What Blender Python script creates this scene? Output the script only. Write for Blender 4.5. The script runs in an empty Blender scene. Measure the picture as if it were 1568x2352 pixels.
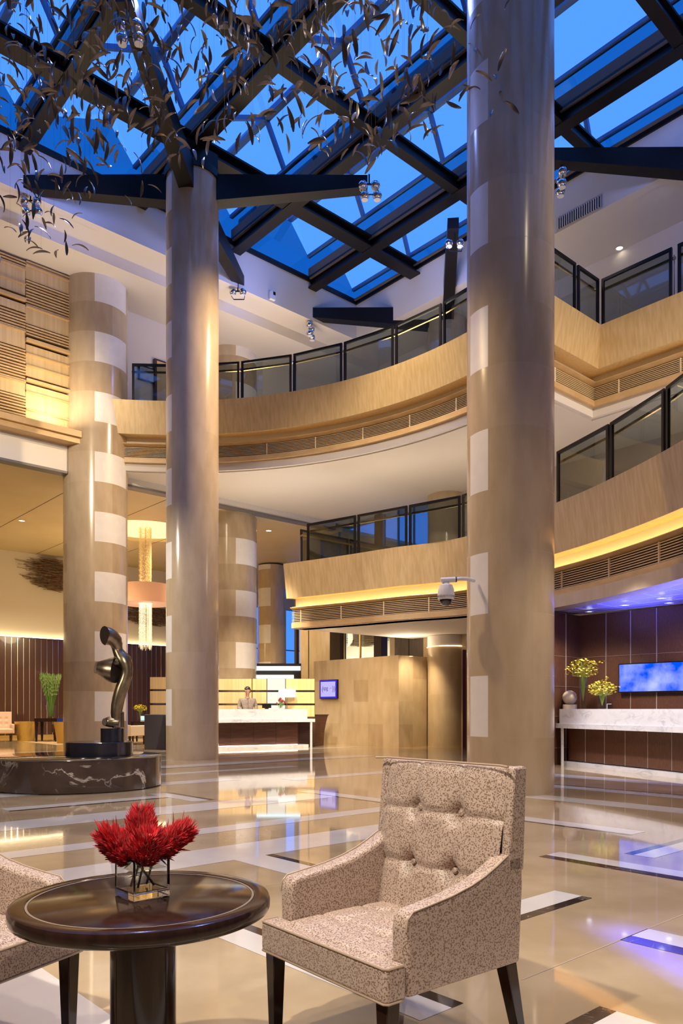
import bpy, math, random
from mathutils import Vector, Matrix
S = bpy.context.scene
COL = S.collection
R = math.radians
EYE = 1.15                      # camera height, all H values are heights above it
AL = R(41.8)                    # the building grid is turned by this angle to the view
GA = (-math.sin(AL), math.cos(AL)); GB = (math.cos(AL), math.sin(AL))
def AB(a, b): return (a*GA[0]+b*GB[0], a*GA[1]+b*GB[1])

# ------------------------------------------------------------------ camera
cam = bpy.data.cameras.new('camera'); co = bpy.data.objects.new('camera', cam); COL.objects.link(co)
co.location = (0, 0, EYE); co.rotation_euler = (R(90), 0, 0)
cam.sensor_fit = 'VERTICAL'; cam.sensor_height = 36; cam.lens = 1740/2352*36
cam.shift_y = 453/2352; cam.clip_start = .05; cam.clip_end = 300
S.camera = co

# ------------------------------------------------------------------ world, exposure
w = bpy.data.worlds.new('dusk'); S.world = w; w.use_nodes = True
bg = w.node_tree.nodes['Background']
bg.inputs[0].default_value = (.068, .265, 1.0, 1); bg.inputs[1].default_value = 1.28
vs = S.view_settings; vs.view_transform = 'Standard'; vs.look = 'None'; vs.gamma = 1; vs.exposure = 0.18
vs.use_curve_mapping = False
try:
    S.cycles.use_denoising = True; S.cycles.max_bounces = 8; S.cycles.diffuse_bounces = 3; S.cycles.glossy_bounces = 4
    S.cycles.transmission_bounces = 6; S.cycles.transparent_max_bounces = 12; S.cycles.caustics_reflective = False
    S.cycles.caustics_refractive = False; S.cycles.sample_clamp_indirect = 4; S.cycles.blur_glossy = .5
except Exception: pass

# ------------------------------------------------------------------ lamps
WARM = (1, .80, .56); GOLD = (1, .72, .40); NEUT = (1, .88, .72); COOL = (.25, .35, 1)
def spot(loc, to, power, col=WARM, ang=70, blend=.6, rad=.12):
    l = bpy.data.lights.new('spot_lamp', 'SPOT'); l.energy = power; l.color = col; l.spot_size = R(ang); l.spot_blend = blend; l.shadow_soft_size = rad
    o = bpy.data.objects.new('spot_lamp', l); COL.objects.link(o); o.location = loc
    o.rotation_euler = (Vector(to)-Vector(loc)).to_track_quat('-Z', 'Y').to_euler(); return o
def point(loc, power, col=WARM, rad=.25):
    l = bpy.data.lights.new('point_lamp', 'POINT'); l.energy = power; l.color = col; l.shadow_soft_size = rad
    o = bpy.data.objects.new('point_lamp', l); COL.objects.link(o); o.location = loc; return o
def area(loc, to, power, sx, sy, col=WARM, rz=0, spread=180):
    l = bpy.data.lights.new('area_lamp', 'AREA'); l.energy = power; l.color = col; l.shape = 'RECTANGLE'; l.size = sx; l.size_y = sy; l.spread = R(spread)
    o = bpy.data.objects.new('area_lamp', l); COL.objects.link(o); o.location = loc
    q = (Vector(to)-Vector(loc)).to_track_quat('-Z', 'Y'); o.rotation_euler = q.to_euler(); o.rotation_euler.rotate_axis('Z', rz); return o


lx, ly = (334-784)/1740*27.0, 27.0
# lamps on the bracket clusters, under the balconies and over the entrance, with added fills; daylight only from the dusk sky
for (x, y, z), (tx, ty, tz), p in (((.6, 17.0, 12.4), (2.2, 18.0, 3.0), 1300), ((-7.1, 17.5, 12.4), (-6.0, 15.5, 0), 1200), ((-3.6, 12.9, 12.3), (-3.4, 11, 0), 2600), ((4.9, 16.6, 12.4), (4.6, 15, 4), 800), ((-1.0, 23.2, 12.4), (-1, 20.5, 0), 1300)):
    spot((x, y, z), (tx, ty, tz), p, WARM, 80, .9, .15)
# unseen frontal spots added to brighten the balcony fronts and left bulkhead
spot((-6.0, 2.0, 11.8), (-8.0, 20, 7.4), 6800, WARM, 28, .9, .3)
spot((6.6, 3.0, 12.3), (5.2, 15.5, 5.6), 5200, WARM, 44, .9, .3)
spot((-1.0, 2.0, 12.3), (.4, 19.5, 6.0), 7000, WARM, 25, .9, .3)
spot((-6.5, 8.0, 9.5), (-8.6, 19.6, 7.9), 1500, NEUT, 26, .9, .2)
# column washes
spot((2.2, 16.6, 11.6), (-3.2, 17.4, 8.0), 3000, GOLD, 60, .9, .1)
spot((-8.0, 14.0, 6.0), (-4.0, 17.2, 3.0), 1000, NEUT, 60, .9, .1)
spot((-2.2, 10.2, 8.0), (1.9, 10.6, 3.0), 700, GOLD, 80, .9, .15)
spot((4.6, 8.6, 4.0), (2.7, 10.4, 1.0), 160, WARM, 70, .9, .1)
# entrance zone lamps above the seating group
spot((-1.9, .6, 5.2), (.1, 2.7, .4), 1050, NEUT, 55, .8, .08)
spot((1.6, .3, 5.2), (.6, 2.4, .0), 300, NEUT, 80, .9, .1)
spot((-.6, 4.5, 9.5), (-.3, 4.2, 0), 1400, WARM, 90, .9, .2)
spot((3.2, 5.5, 9.5), (3.2, 6.5, 0), 1000, WARM, 90, .9, .2)
spot((-4.6, 8.3, 9.0), (-3.6, 11.0, .6), 1000, NEUT, 50, .9, .1)
spot((-2.0, 6.2, 3.4), (-3.7, 11.2, 1.1), 420, NEUT, 40, .9, .12); spot((-6.4, 7.5, 3.0), (-3.7, 11.2, 1.4), 260, NEUT, 40, .9, .12)  # left-hand low spot is unseen, added to brighten the bronze
# reception
spot((-2.4, 19.2, 6.4), (-2.6, 21.9, .8), 2300, NEUT, 60, .8, .1)
spot((-2.0, 21.4, 5.4), (-2.6, 23.4, 1.4), 700, WARM, 80, .9, .1)
spot((-5.0, 20.4, 5.4), (-5.1, 22.2, 1.4), 300, WARM, 70, .9, .1)
spot((2.15, 21.9, 3.3), (2.25, 23.1, 1.35), 300, (1, .76, .45), 70, .9, .05)
spot((-.5, 20.6, 3.3), (.4, 23.9, 1.0), 420, GOLD, 95, 1, .06)
area((*AB(16.05, 17.0), 2.82), (*AB(15.6, 16.6), 5), 18, 1.0, .3, WARM, AL)  # unseen uplight added on the stone wall to lift the balcony soffit
# service counter
spot((3.4, 11.8, 4.7), (5.2, 13.4, .8), 1000, (1, .93, .88), 46, .7, .08)
spot((4.55, 14.6, 3.05), (4.85, 15.2, 1.2), 200, WARM, 110, 1, .08)
spot((5.6, 12.6, 3.05), (6.4, 13.8, 1.2), 200, WARM, 100, 1, .08)
area((5.55, 12.9, 2.35), (5.55, 12.9, 3.1), 85, .5, 4.2, (.13, .16, 1), 0, 120)
# lounge
for x, y in ((-12, 26), (-9, 24), (-6, 27)): spot((x, y, 7.3), (x, y, 0), 2000, (1, .76, .43), 130, 1, .25)
point((-9.5, 28.0, 4.6), 150, GOLD, .5); point((lx, ly, 5.1), 40, (1, .75, .45), .3)
spot((-7.0, 21.7, 7.0), (-7.0, 22.5, 0), 300, WARM, 120, 1, .2)
# lobby behind the screens and the lit opening above the stone wall
spot((-3.0, 27.5, 7.2), (-3, 27.5, 0), 900, GOLD, 140, 1, .2); xy_ = AB(20.2, 18.2); xz_ = AB(20.2, 19.2); area((xy_[0], xy_[1], 2.9), (xz_[0], xz_[1], 3.0), 42, 2.6, 1.0, (1, .88, .66))
# galleries: unseen fill lights added on the decks to brighten ceilings and soffits
def up(x, y, z, p, col=WARM, sx=2.0): area((x, y, z), (x, y, z+5), p, sx, .5, col, AL)
for th, p in ((-14, 300), (12, 60), (40, 55)): up(-4.55+10.1*math.sin(R(th)), 11.46+10.1*math.cos(R(th)), 9.75, p)
up(*AB(12.5, 16.2), 9.75, 14, GOLD); up(*AB(4.0, 17.3), 9.75, 14, GOLD)
up(-6.9, 19.0, 8.6, 70, WARM, 2)
up(.9, 20.4, 5.3, 34); up(3.4, 18.9, 5.3, 20); up(6.4, 13.4, 5.3, 34); up(-2.2, 21.9, 4.4, 55, NEUT)
point((8.8, 14.2, 6.3), 120, WARM, .3)  # unseen point light added to lift the dark wall behind the railing glass
# unseen blue floods added to tint the roof steel, bulkhead and columns
for q, t_, p_ in ((AB(15.0, 12.4), AB(17.85, 11), 300), (AB(15.0, 7.0), AB(17.85, 6), 240), (AB(12.0, 14.0), AB(13.5, 16.6), 300), (AB(6.5, 13.6), AB(6.5, 16.6), 220)): spot((*q, 12.2), (*t_, 13.3), p_, COOL, 110, 1, .3)
spot((*AB(9.2, 9.06), 13.7), (1.5, 10, 0), 1000, COOL, 120, 1, .3); spot((*AB(12.1, 6.2), 13.7), (-3, 13, 0), 1200, COOL, 120, 1, .3)

# ------------------------------------------------------------------ material helpers
def mat(name, col, rough=.5, metal=0, col2=None, scale=(5, 5, 5), detail=4, lo=.35, hi=.65, spec=.5, emit=None, estr=0, bump=0, coat=0, bscale=None, distort=0, rough2=None, alpha=None, sheen=0):
    m = bpy.data.materials.new(name); m.use_nodes = True; nt = m.node_tree; N = nt.nodes; L = nt.links
    p = N['Principled BSDF']
    p.inputs['Base Color'].default_value = (*col, 1); p.inputs['Roughness'].default_value = rough; p.inputs['Metallic'].default_value = metal
    p.inputs['Specular IOR Level'].default_value = spec
    if coat: p.inputs['Coat Weight'].default_value = coat; p.inputs['Coat Roughness'].default_value = .03
    if sheen: p.inputs['Sheen Weight'].default_value = sheen
    if emit: p.inputs['Emission Color'].default_value = (*emit, 1); p.inputs['Emission Strength'].default_value = estr
    if col2 is not None or bump:
        tc = N.new('ShaderNodeTexCoord'); mp = N.new('ShaderNodeMapping'); mp.inputs['Scale'].default_value = scale
        nz = N.new('ShaderNodeTexNoise'); nz.inputs['Scale'].default_value = 1; nz.inputs['Detail'].default_value = detail; nz.inputs['Distortion'].default_value = distort
        L.new(tc.outputs['Object'], mp.inputs['Vector']); L.new(mp.outputs[0], nz.inputs['Vector'])
        if col2 is not None:
            cr = N.new('ShaderNodeValToRGB'); cr.color_ramp.elements[0].position = lo; cr.color_ramp.elements[1].position = hi
            cr.color_ramp.elements[0].color = (*col, 1); cr.color_ramp.elements[1].color = (*col2, 1)
            L.new(nz.outputs['Fac'], cr.inputs[0]); L.new(cr.outputs[0], p.inputs['Base Color'])
        if bump:
            b = N.new('ShaderNodeBump'); b.inputs['Strength'].default_value = bump; b.inputs['Distance'].default_value = .01
            L.new(nz.outputs['Fac'], b.inputs['Height']); L.new(b.outputs[0], p.inputs['Normal'])
    return m
def glassy(name, tint, gloss=.12, rough=.02, gcol=(1, 1, 1)):          # thin sheet: tinted see-through with a fresnel reflection
    m = bpy.data.materials.new(name); m.use_nodes = True; nt = m.node_tree; N = nt.nodes; L = nt.links
    N.remove(N['Principled BSDF']); out = N['Material Output']
    t = N.new('ShaderNodeBsdfTransparent'); t.inputs[0].default_value = (*tint, 1)
    g = N.new('ShaderNodeBsdfGlossy'); g.inputs['Roughness'].default_value = rough; g.inputs[0].default_value = (*gcol, 1)
    lw = N.new('ShaderNodeLayerWeight'); lw.inputs[0].default_value = gloss
    lw.inputs[0].default_value = .5; pw = N.new('ShaderNodeMath'); pw.operation = 'POWER'; pw.inputs[1].default_value = 4; L.new(lw.outputs['Facing'], pw.inputs[0])
    ma = N.new('ShaderNodeMath'); ma.operation = 'MULTIPLY_ADD'; ma.inputs[1].default_value = .75; ma.inputs[2].default_value = gloss*.35; L.new(pw.outputs[0], ma.inputs[0])
    mx = N.new('ShaderNodeMixShader'); L.new(ma.outputs[0], mx.inputs[0]); L.new(t.outputs[0], mx.inputs[1]); L.new(g.outputs[0], mx.inputs[2])
    L.new(mx.outputs[0], out.inputs[0]); return m
def glow(name, col, strength):
    m = bpy.data.materials.new(name); m.use_nodes = True; nt = m.node_tree; N = nt.nodes; L = nt.links
    N.remove(N['Principled BSDF']); e = N.new('ShaderNodeEmission'); e.inputs[0].default_value = (*col, 1); e.inputs[1].default_value = strength
    L.new(e.outputs[0], N['Material Output'].inputs[0]); return m
def veined(name, base, base2, vein, vscale=2.2, width=.035, rough=.12, coat=0, vein2=None, stretch=(1, 1, 1), vstr=1.0):
    m = mat(name, base, rough, 0, base2, (3*stretch[0], 3*stretch[1], 3*stretch[2]), 6, .3, .7, coat=coat); N = m.node_tree.nodes; L = m.node_tree.links; p = N['Principled BSDF']
    src = p.inputs['Base Color'].links[0].from_socket; tc = N['Texture Coordinate']
    mp = N.new('ShaderNodeMapping'); mp.inputs['Scale'].default_value = stretch; L.new(tc.outputs['Object'], mp.inputs[0])
    nz = N.new('ShaderNodeTexNoise'); nz.inputs['Scale'].default_value = vscale; nz.inputs['Detail'].default_value = 7; nz.inputs['Roughness'].default_value = .55; nz.inputs['Distortion'].default_value = .9
    L.new(mp.outputs[0], nz.inputs['Vector'])
    s = N.new('ShaderNodeMath'); s.operation = 'SUBTRACT'; s.inputs[1].default_value = .5; L.new(nz.outputs['Fac'], s.inputs[0])
    ab = N.new('ShaderNodeMath'); ab.operation = 'ABSOLUTE'; L.new(s.outputs[0], ab.inputs[0])
    cr = N.new('ShaderNodeValToRGB'); cr.color_ramp.elements[0].color = (vstr, vstr, vstr, 1); cr.color_ramp.elements[1].color = (0, 0, 0, 1); cr.color_ramp.elements[1].position = width
    L.new(ab.outputs[0], cr.inputs[0])
    nz2 = N.new('ShaderNodeTexNoise'); nz2.inputs['Scale'].default_value = vscale*.9; L.new(mp.outputs[0], nz2.inputs['Vector'])
    c2 = N.new('ShaderNodeValToRGB'); c2.color_ramp.elements[0].position = .40; c2.color_ramp.elements[1].position = .66; L.new(nz2.outputs['Fac'], c2.inputs[0])
    mu = N.new('ShaderNodeMath'); mu.operation = 'MULTIPLY'; L.new(cr.outputs[0], mu.inputs[0]); L.new(c2.outputs[0], mu.inputs[1])
    mx = N.new('ShaderNodeMix'); mx.data_type = 'RGBA'; L.new(mu.outputs[0], mx.inputs[0]); L.new(src, mx.inputs[6]); mx.inputs[7].default_value = (*vein, 1)
    L.new(mx.outputs[2], p.inputs['Base Color']); return m

M = {}
M['stone_a'] = mat('travertine_tan', (.47, .365, .235), .18, col2=(.53, .42, .285), scale=(5, 5, 1.6), detail=8, spec=.45)
M['stone_b'] = mat('travertine_brown', (.41, .305, .19), .18, col2=(.48, .37, .24), scale=(5, 5, 1.6), detail=8, spec=.45)
M['stone_c'] = mat('travertine_pale', (.50, .39, .26), .18, col2=(.56, .445, .31), scale=(5, 5, 1.6), detail=8, spec=.45)
M['stone_w'] = mat('limestone_white', (.76, .72, .68), .4, col2=(.80, .76, .72), scale=(5, 5, 5), detail=4)
M['joint'] = mat('stone_joint', (.47, .37, .26), .5)
M['maple'] = mat('maple_veneer', (.58, .405, .175), .38, col2=(.69, .50, .25), scale=(16, 16, .35), detail=5)
M['maple_edge'] = mat('maple_edge', (.55, .35, .15), .38, col2=(.62, .42, .2), scale=(3, 3, 6))
M['slat'] = mat('pale_wood_slat', (.66, .50, .28), .4)
M['gap'] = mat('dark_gap', (.035, .018, .010), .8); M['grille'] = mat('brown_grille_recess', (.11, .055, .022), .8)
M['steel'] = mat('dark_brown_steel', (.005, .004, .0035), .45, col2=(.009, .0065, .005), scale=(30, 30, 30), spec=.3)
M['curb'] = mat('curb_brown_paint', (.13, .10, .078), .7)
M['alu'] = mat('sky_tinted_aluminium', (.10, .19, .36), .45, .3)  # blue of the sky light is put into the metal colour
M['plaster'] = mat('white_plaster', (.70, .65, .60), .8)
M['plaster_d'] = mat('beige_plaster', (.50, .44, .40), .8)
M['cream'] = mat('cream_wall', (.72, .66, .52), .85)
M['rail'] = mat('black_rail_metal', (.010, .008, .008), .3, .2)
M['brass'] = mat('brass', (.55, .38, .14), .25, 1)
M['track'] = mat('grey_metal_track', (.16, .15, .15), .5); M['chrome'] = mat('chrome', (.75, .75, .78), .12, 1)
M['railglass'] = glassy('tinted_rail_glass', (.62, .66, .66), .18)
M['skyglass'] = glassy('skylight_glass', (.97, .98, 1), .08)
M['gableglass'] = glassy('tinted_gable_glass', (.05, .26, .34), .06)
M['curbglass'] = glassy('blue_curb_glazing', (.22, .54, .62), .06); M['winglass'] = glassy('window_glass', (.9, .93, .95), .1)
M['walnut'] = mat('dark_walnut', (.055, .022, .016), .3, col2=(.085, .038, .026), scale=(3, 3, 40), coat=.3)
M['espresso'] = mat('espresso_lacquer', (.022, .010, .007), .13, col2=(.032, .015, .010), scale=(40, 40, 3), spec=.4)
M['wall_panel'] = mat('brown_lacquer_panel', (.060, .024, .020), .25, coat=.4)
M['gold'] = mat('gold_lacquer', (.62, .42, .13), .32, .6)
M['leather_tile'] = mat('brown_leather_tile', (.085, .034, .018), .42, col2=(.125, .055, .030), scale=(60, 60, 12), detail=3, spec=.6, bump=.15)
M['grout'] = mat('pale_metal_grout', (.55, .50, .45), .3, .3)
M['carrara'] = veined('carrara_marble', (.80, .79, .78), (.72, .72, .73), (.42, .43, .46), 2.6, .05, .18, vstr=.7, stretch=(1, 1, 2))
M['emperador'] = veined('dark_emperador_marble', (.050, .030, .022), (.085, .058, .045), (.66, .60, .54), 1.3, .016, .08, coat=.5)
M['black_granite'] = mat('black_granite', (.015, .014, .016), .08, coat=.5)
M['blackened'] = mat('blackened_steel', (.14, .14, .17), .17, .95)
M['bronze'] = mat('patinated_bronze', (.20, .155, .10), .30, 1, (.36, .29, .19), (7, 7, 7), 6)
M['bronze_cut'] = mat('dark_cut_bronze', (.030, .018, .014), .5, .3)
M['bronze_face'] = mat('dull_cut_bronze', (.30, .26, .22), .45, .8, (.36, .31, .26), (40, 40, 40))
M['white'] = mat('white_paint', (.8, .8, .8), .5)
M['white_gloss'] = mat('white_plastic', (.78, .78, .80), .3)
M['dome'] = mat('black_dome', (.01, .008, .008), .05, coat=1)
M['leafmetal'] = mat('bronze_leaf', (.19, .165, .15), .28, .7)
M['wire'] = mat('thin_wire', (.05, .045, .04), .9)
M['cord'] = mat('black_rubber', (.01, .01, .01), .6)
M['cove'] = glow('cove_lamp', (1, .60, .20), 14)
M['lampglow'] = glow('downlight_glow', (1, .86, .62), 7)
M['coolglow'] = glow('cool_downlight_glow', (.8, .85, 1), 5)

# ------------------------------------------------------------------ mesh builder
class MB:
    def __init__(s): s.v = []; s.f = []; s.m = []; s.sm = []
    def add(s, vs_, fs, mi=0, smooth=False):
        k = len(s.v); s.v += [tuple(p) for p in vs_]
        for f in fs: s.f.append([k+i for i in f]); s.m.append(mi); s.sm.append(smooth)
    def box(s, x0, x1, y0, y1, z0, z1, mi=0):
        s.add([(x0, y0, z0), (x1, y0, z0), (x1, y1, z0), (x0, y1, z0), (x0, y0, z1), (x1, y0, z1), (x1, y1, z1), (x0, y1, z1)],
              [(3, 2, 1, 0), (4, 5, 6, 7), (0, 1, 5, 4), (1, 2, 6, 5), (2, 3, 7, 6), (3, 0, 4, 7)], mi)
    def hexa(s, lo, hi, mi=0):                     # two quads (bottom, top) counter-clockwise
        s.add(list(lo)+list(hi), [(3, 2, 1, 0), (4, 5, 6, 7), (0, 1, 5, 4), (1, 2, 6, 5), (2, 3, 7, 6), (3, 0, 4, 7)], mi)
    def bar(s, p, q, wd, ht, mi=0, up=(0, 0, 1)):  # square bar between two points
        p, q = Vector(p), Vector(q); d = (q-p).normalized(); u = Vector(up)
        if abs(d.dot(u)) > .98: u = Vector((0, 1, 0))
        x = d.cross(u).normalized()*wd/2; y = x.cross(d).normalized()*ht/2
        s.add([p-x-y, p+x-y, p+x+y, p-x+y, q-x-y, q+x-y, q+x+y, q-x+y], [(3, 2, 1, 0), (4, 5, 6, 7), (0, 1, 5, 4), (1, 2, 6, 5), (2, 3, 7, 6), (3, 0, 4, 7)], mi)
    def tube(s, pts, rads, n=8, mi=0, cap=True, smooth=True, flat=None, ends=None):
        pts = [Vector(p) for p in pts]; rads = rads if hasattr(rads, '__len__') else [rads]*len(pts); k = len(s.v); prev = None
        for i, p in enumerate(pts):
            d = (pts[min(i+1, len(pts)-1)]-pts[max(i-1, 0)]).normalized()
            if ends and i == 0 and ends[0]: d = Vector(ends[0]).normalized()
            if ends and i == len(pts)-1 and ends[1]: d = Vector(ends[1]).normalized()
            if prev is None:
                u = Vector((0, 0, 1)) if abs(d.z) < .9 else Vector((1, 0, 0)); x = d.cross(u).normalized()
            else: x = (prev-d*prev.dot(d)).normalized()
            prev = x; y = d.cross(x); r = rads[i]; rx, ry = r if hasattr(r, '__len__') else (r, r)
            for j in range(n):
                a = 2*math.pi*j/n; s.v.append(tuple(p+x*rx*math.cos(a)+y*ry*math.sin(a)))
        for i in range(len(pts)-1):
            for j in range(n):
                s.f.append([k+i*n+j, k+i*n+(j+1) % n, k+(i+1)*n+(j+1) % n, k+(i+1)*n+j]); s.m.append(mi); s.sm.append(smooth)
        if cap:
            m0, m1 = cap if hasattr(cap, '__len__') else (mi, mi); e = k+(len(pts)-1)*n
            s.f.append([k+j for j in range(n)][::-1]); s.m.append(m0); s.sm.append(False)
            s.f.append([e+j for j in range(n)]); s.m.append(m1); s.sm.append(False)
    def lathe(s, prof, n=32, mi=0, c=(0, 0, 0), smooth=True, cap=True):
        k = len(s.v); q = len(prof)
        for r, z in prof:
            for j in range(n):
                a = 2*math.pi*j/n; s.v.append((c[0]+r*math.cos(a), c[1]+r*math.sin(a), c[2]+z))
        for i in range(q-1):
            for j in range(n):
                s.f.append([k+i*n+j, k+i*n+(j+1) % n, k+(i+1)*n+(j+1) % n, k+(i+1)*n+j]); s.m.append(mi); s.sm.append(smooth)
        if cap:
            s.f.append([k+j for j in range(n)][::-1]); s.m.append(mi); s.sm.append(False)
            s.f.append([k+(q-1)*n+j for j in range(n)]); s.m.append(mi); s.sm.append(False)
    def ball(s, c, r, n=16, mi=0, sq=(1, 1, 1)):
        prof = []; k = len(s.v); h = n//2
        for i in range(h+1):
            t = math.pi*i/h
            for j in range(n):
                a = 2*math.pi*j/n; s.v.append((c[0]+r*sq[0]*math.sin(t)*math.cos(a), c[1]+r*sq[1]*math.sin(t)*math.sin(a), c[2]-r*sq[2]*math.cos(t)))
        for i in range(h):
            for j in range(n):
                s.f.append([k+i*n+j, k+i*n+(j+1) % n, k+(i+1)*n+(j+1) % n, k+(i+1)*n+j]); s.m.append(mi); s.sm.append(True)
    def prism(s, poly, z0, z1, mi=0, mtop=None, mbot=None):
        n = len(poly); k = len(s.v)
        s.v += [(p[0], p[1], z0) for p in poly]+[(p[0], p[1], z1) for p in poly]
        for j in range(n):
            s.f.append([k+j, k+(j+1) % n, k+n+(j+1) % n, k+n+j]); s.m.append(mi); s.sm.append(False)
        s.f.append([k+j for j in range(n)][::-1]); s.m.append(mi if mbot is None else mbot); s.sm.append(False)
        s.f.append([k+n+j for j in range(n)]); s.m.append(mi if mtop is None else mtop); s.sm.append(False)
    def grid(s, fn, nu, nv, mi=0, smooth=True):
        k = len(s.v)
        for j in range(nv+1):
            for i in range(nu+1): s.v.append(tuple(fn(i/nu, j/nv)))
        for j in range(nv):
            for i in range(nu):
                a = k+j*(nu+1)+i; s.f.append([a, a+1, a+nu+2, a+nu+1]); s.m.append(mi); s.sm.append(smooth)
    def obj(s, name, mats, parent=None, loc=(0, 0, 0), rz=0, **kw):
        me = bpy.data.meshes.new(name); me.from_pydata(s.v, [], s.f)
        for m_ in (mats if isinstance(mats, (list, tuple)) else [mats]): me.materials.append(m_)
        me.polygons.foreach_set('material_index', s.m); me.polygons.foreach_set('use_smooth', s.sm); me.update(); me.set_sharp_from_angle(angle=R(38))
        o = bpy.data.objects.new(name, me); COL.objects.link(o); o.location = loc; o.rotation_euler = (0, 0, rz)
        if parent: o.parent = parent
        for k_, v_ in kw.items(): o[k_] = v_
        return o
def thing(name, label, cat, loc=(0, 0, 0), rz=0, group=None):
    o = bpy.data.objects.new(name, None); COL.objects.link(o); o.location = loc; o.rotation_euler = (0, 0, rz); o.empty_display_size = .1
    o['label'] = label; o['category'] = cat
    if group: o['group'] = group
    return o
def tag(o, label, cat, group=None):
    o['label'] = label; o['category'] = cat
    if group: o['group'] = group
    return o
def struct(o): o['kind'] = 'structure'; return o
def bevel(o, wd, seg=2, ang=40):
    b = o.modifiers.new('bevel', 'BEVEL'); b.width = wd; b.segments = seg; b.limit_method = 'ANGLE'; b.angle_limit = R(ang); return o
def copy_tree(o, parent=None):
    c = o.copy(); COL.objects.link(c)
    if parent: c.parent = parent
    for ch in list(o.children): copy_tree(ch, c)
    return c
random.seed(7)
# ================================================================== STRUCTURE
def ray_on_b(px, b): r = (px-784)/1740; return b*(-r*.6665+.7455)/(r*.7455+.6665)
def ray_on_a(px, a): r = (px-784)/1740; return a*(r*.7455+.6665)/(-r*.6665+.7455)

# ---- floor: polished limestone with white and dark inlaid bands laid along the building grid
fb = mat('polished_beige_marble', (.40, .30, .175), .05, col2=(.53, .42, .27), scale=(1.6, 1.6, 1.6), detail=10, lo=.38, hi=.66, spec=.75, coat=.35)
fw = mat('polished_white_marble', (.66, .63, .60), .05, col2=(.74, .71, .68), scale=(2, 2, 2), detail=7, spec=.75, coat=.35)
fd = veined('polished_dark_marble', (.035, .022, .016), (.055, .036, .028), (.35, .3, .26), 3, .012, .05, coat=.4)
fl = MB(); fl.box(-12, 34, -7, 36, -.12, 0, 0)
def inlay(a0, a1, b0, b1, mi, z=.0012): fl.add([(b0, a0, z), (b1, a0, z), (b1, a1, z), (b0, a1, z)], [(0, 1, 2, 3)], mi)
for a0, a1, b0, b1, mi in [
    (.6, 3.38, 5.19, 5.38, 1), (.6, 3.38, 5.08, 5.19, 2), (2.49, 2.68, 2.72, 4.21, 1), (2.42, 2.49, 2.72, 4.21, 2),
    (-1, 1.89, 3.66, 3.84, 1), (-1, 1.89, 3.55, 3.66, 2), (1.2, 1.45, -.5, 2.70, 1), (1.45, 1.52, -.5, 2.70, 2),
    (1.89, 3.4, 2.08, 2.26, 1), (1.89, 3.4, 2.26, 2.33, 2), (3.0, 4.85, 3.24, 3.53, 1), (3.0, 4.85, 3.53, 3.60, 2),
    (2.0, 3.42, .62, 1.25, 1), (2.75, 2.92, 5.70, 7.9, 1), (2.92, 3.0, 5.70, 7.9, 2), (3.4, 8.3, 6.62, 6.87, 1), (3.4, 8.3, 6.57, 6.62, 2),
    (4.85, 5.40, -6, 5.3, 1), (6.05, 6.34, -6, 6.57, 1), (7.45, 8.05, -6, 6.57, 1), (8.9, 9.16, 2.9, 4.9, 1), (8.83, 8.9, 2.9, 4.9, 2),
    (8.25, 9.4, 4.9, 5.14, 1), (8.25, 9.4, 5.14, 5.22, 2), (10.3, 10.75, -6, 7, 1), (11.9, 12.2, -6, 9.5, 1), (13.3, 13.9, -2, 13, 1), (13.22, 13.3, -2, 13, 2), (15.2, 15.5, -2, 13, 1), (16.8, 17.3, -2, 16, 1),
    (18.6, 18.9, -2, 16, 1), (20.4, 20.9, -2, 16, 1), (-3, 8.25, 8.35, 8.8, 1), (-3, 9.5, 9.75, 10.1, 1), (-3, 9.5, 10.1, 10.16, 2), (-3, 8.3, 11.3, 11.8, 1), (9.6, 10.0, 7.6, 12.6, 1), (-3, .9, 6.4, 6.65, 1)]:
    inlay(a0, a1, b0, b1, mi)
for a0, a1, b0, b1 in [(1.885, 1.892, 2.72, 8.3), (-2, 1.2, 2.70, 2.706), (4.0, 4.007, -3, 3.2), (.2, .207, -3, 8), (-1, 4.8, .3, .306)]: inlay(a0, a1, b0, b1, 3)
floor = struct(fl.obj('floor', [fb, fw, fd, M['joint']], rz=AL))

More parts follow.
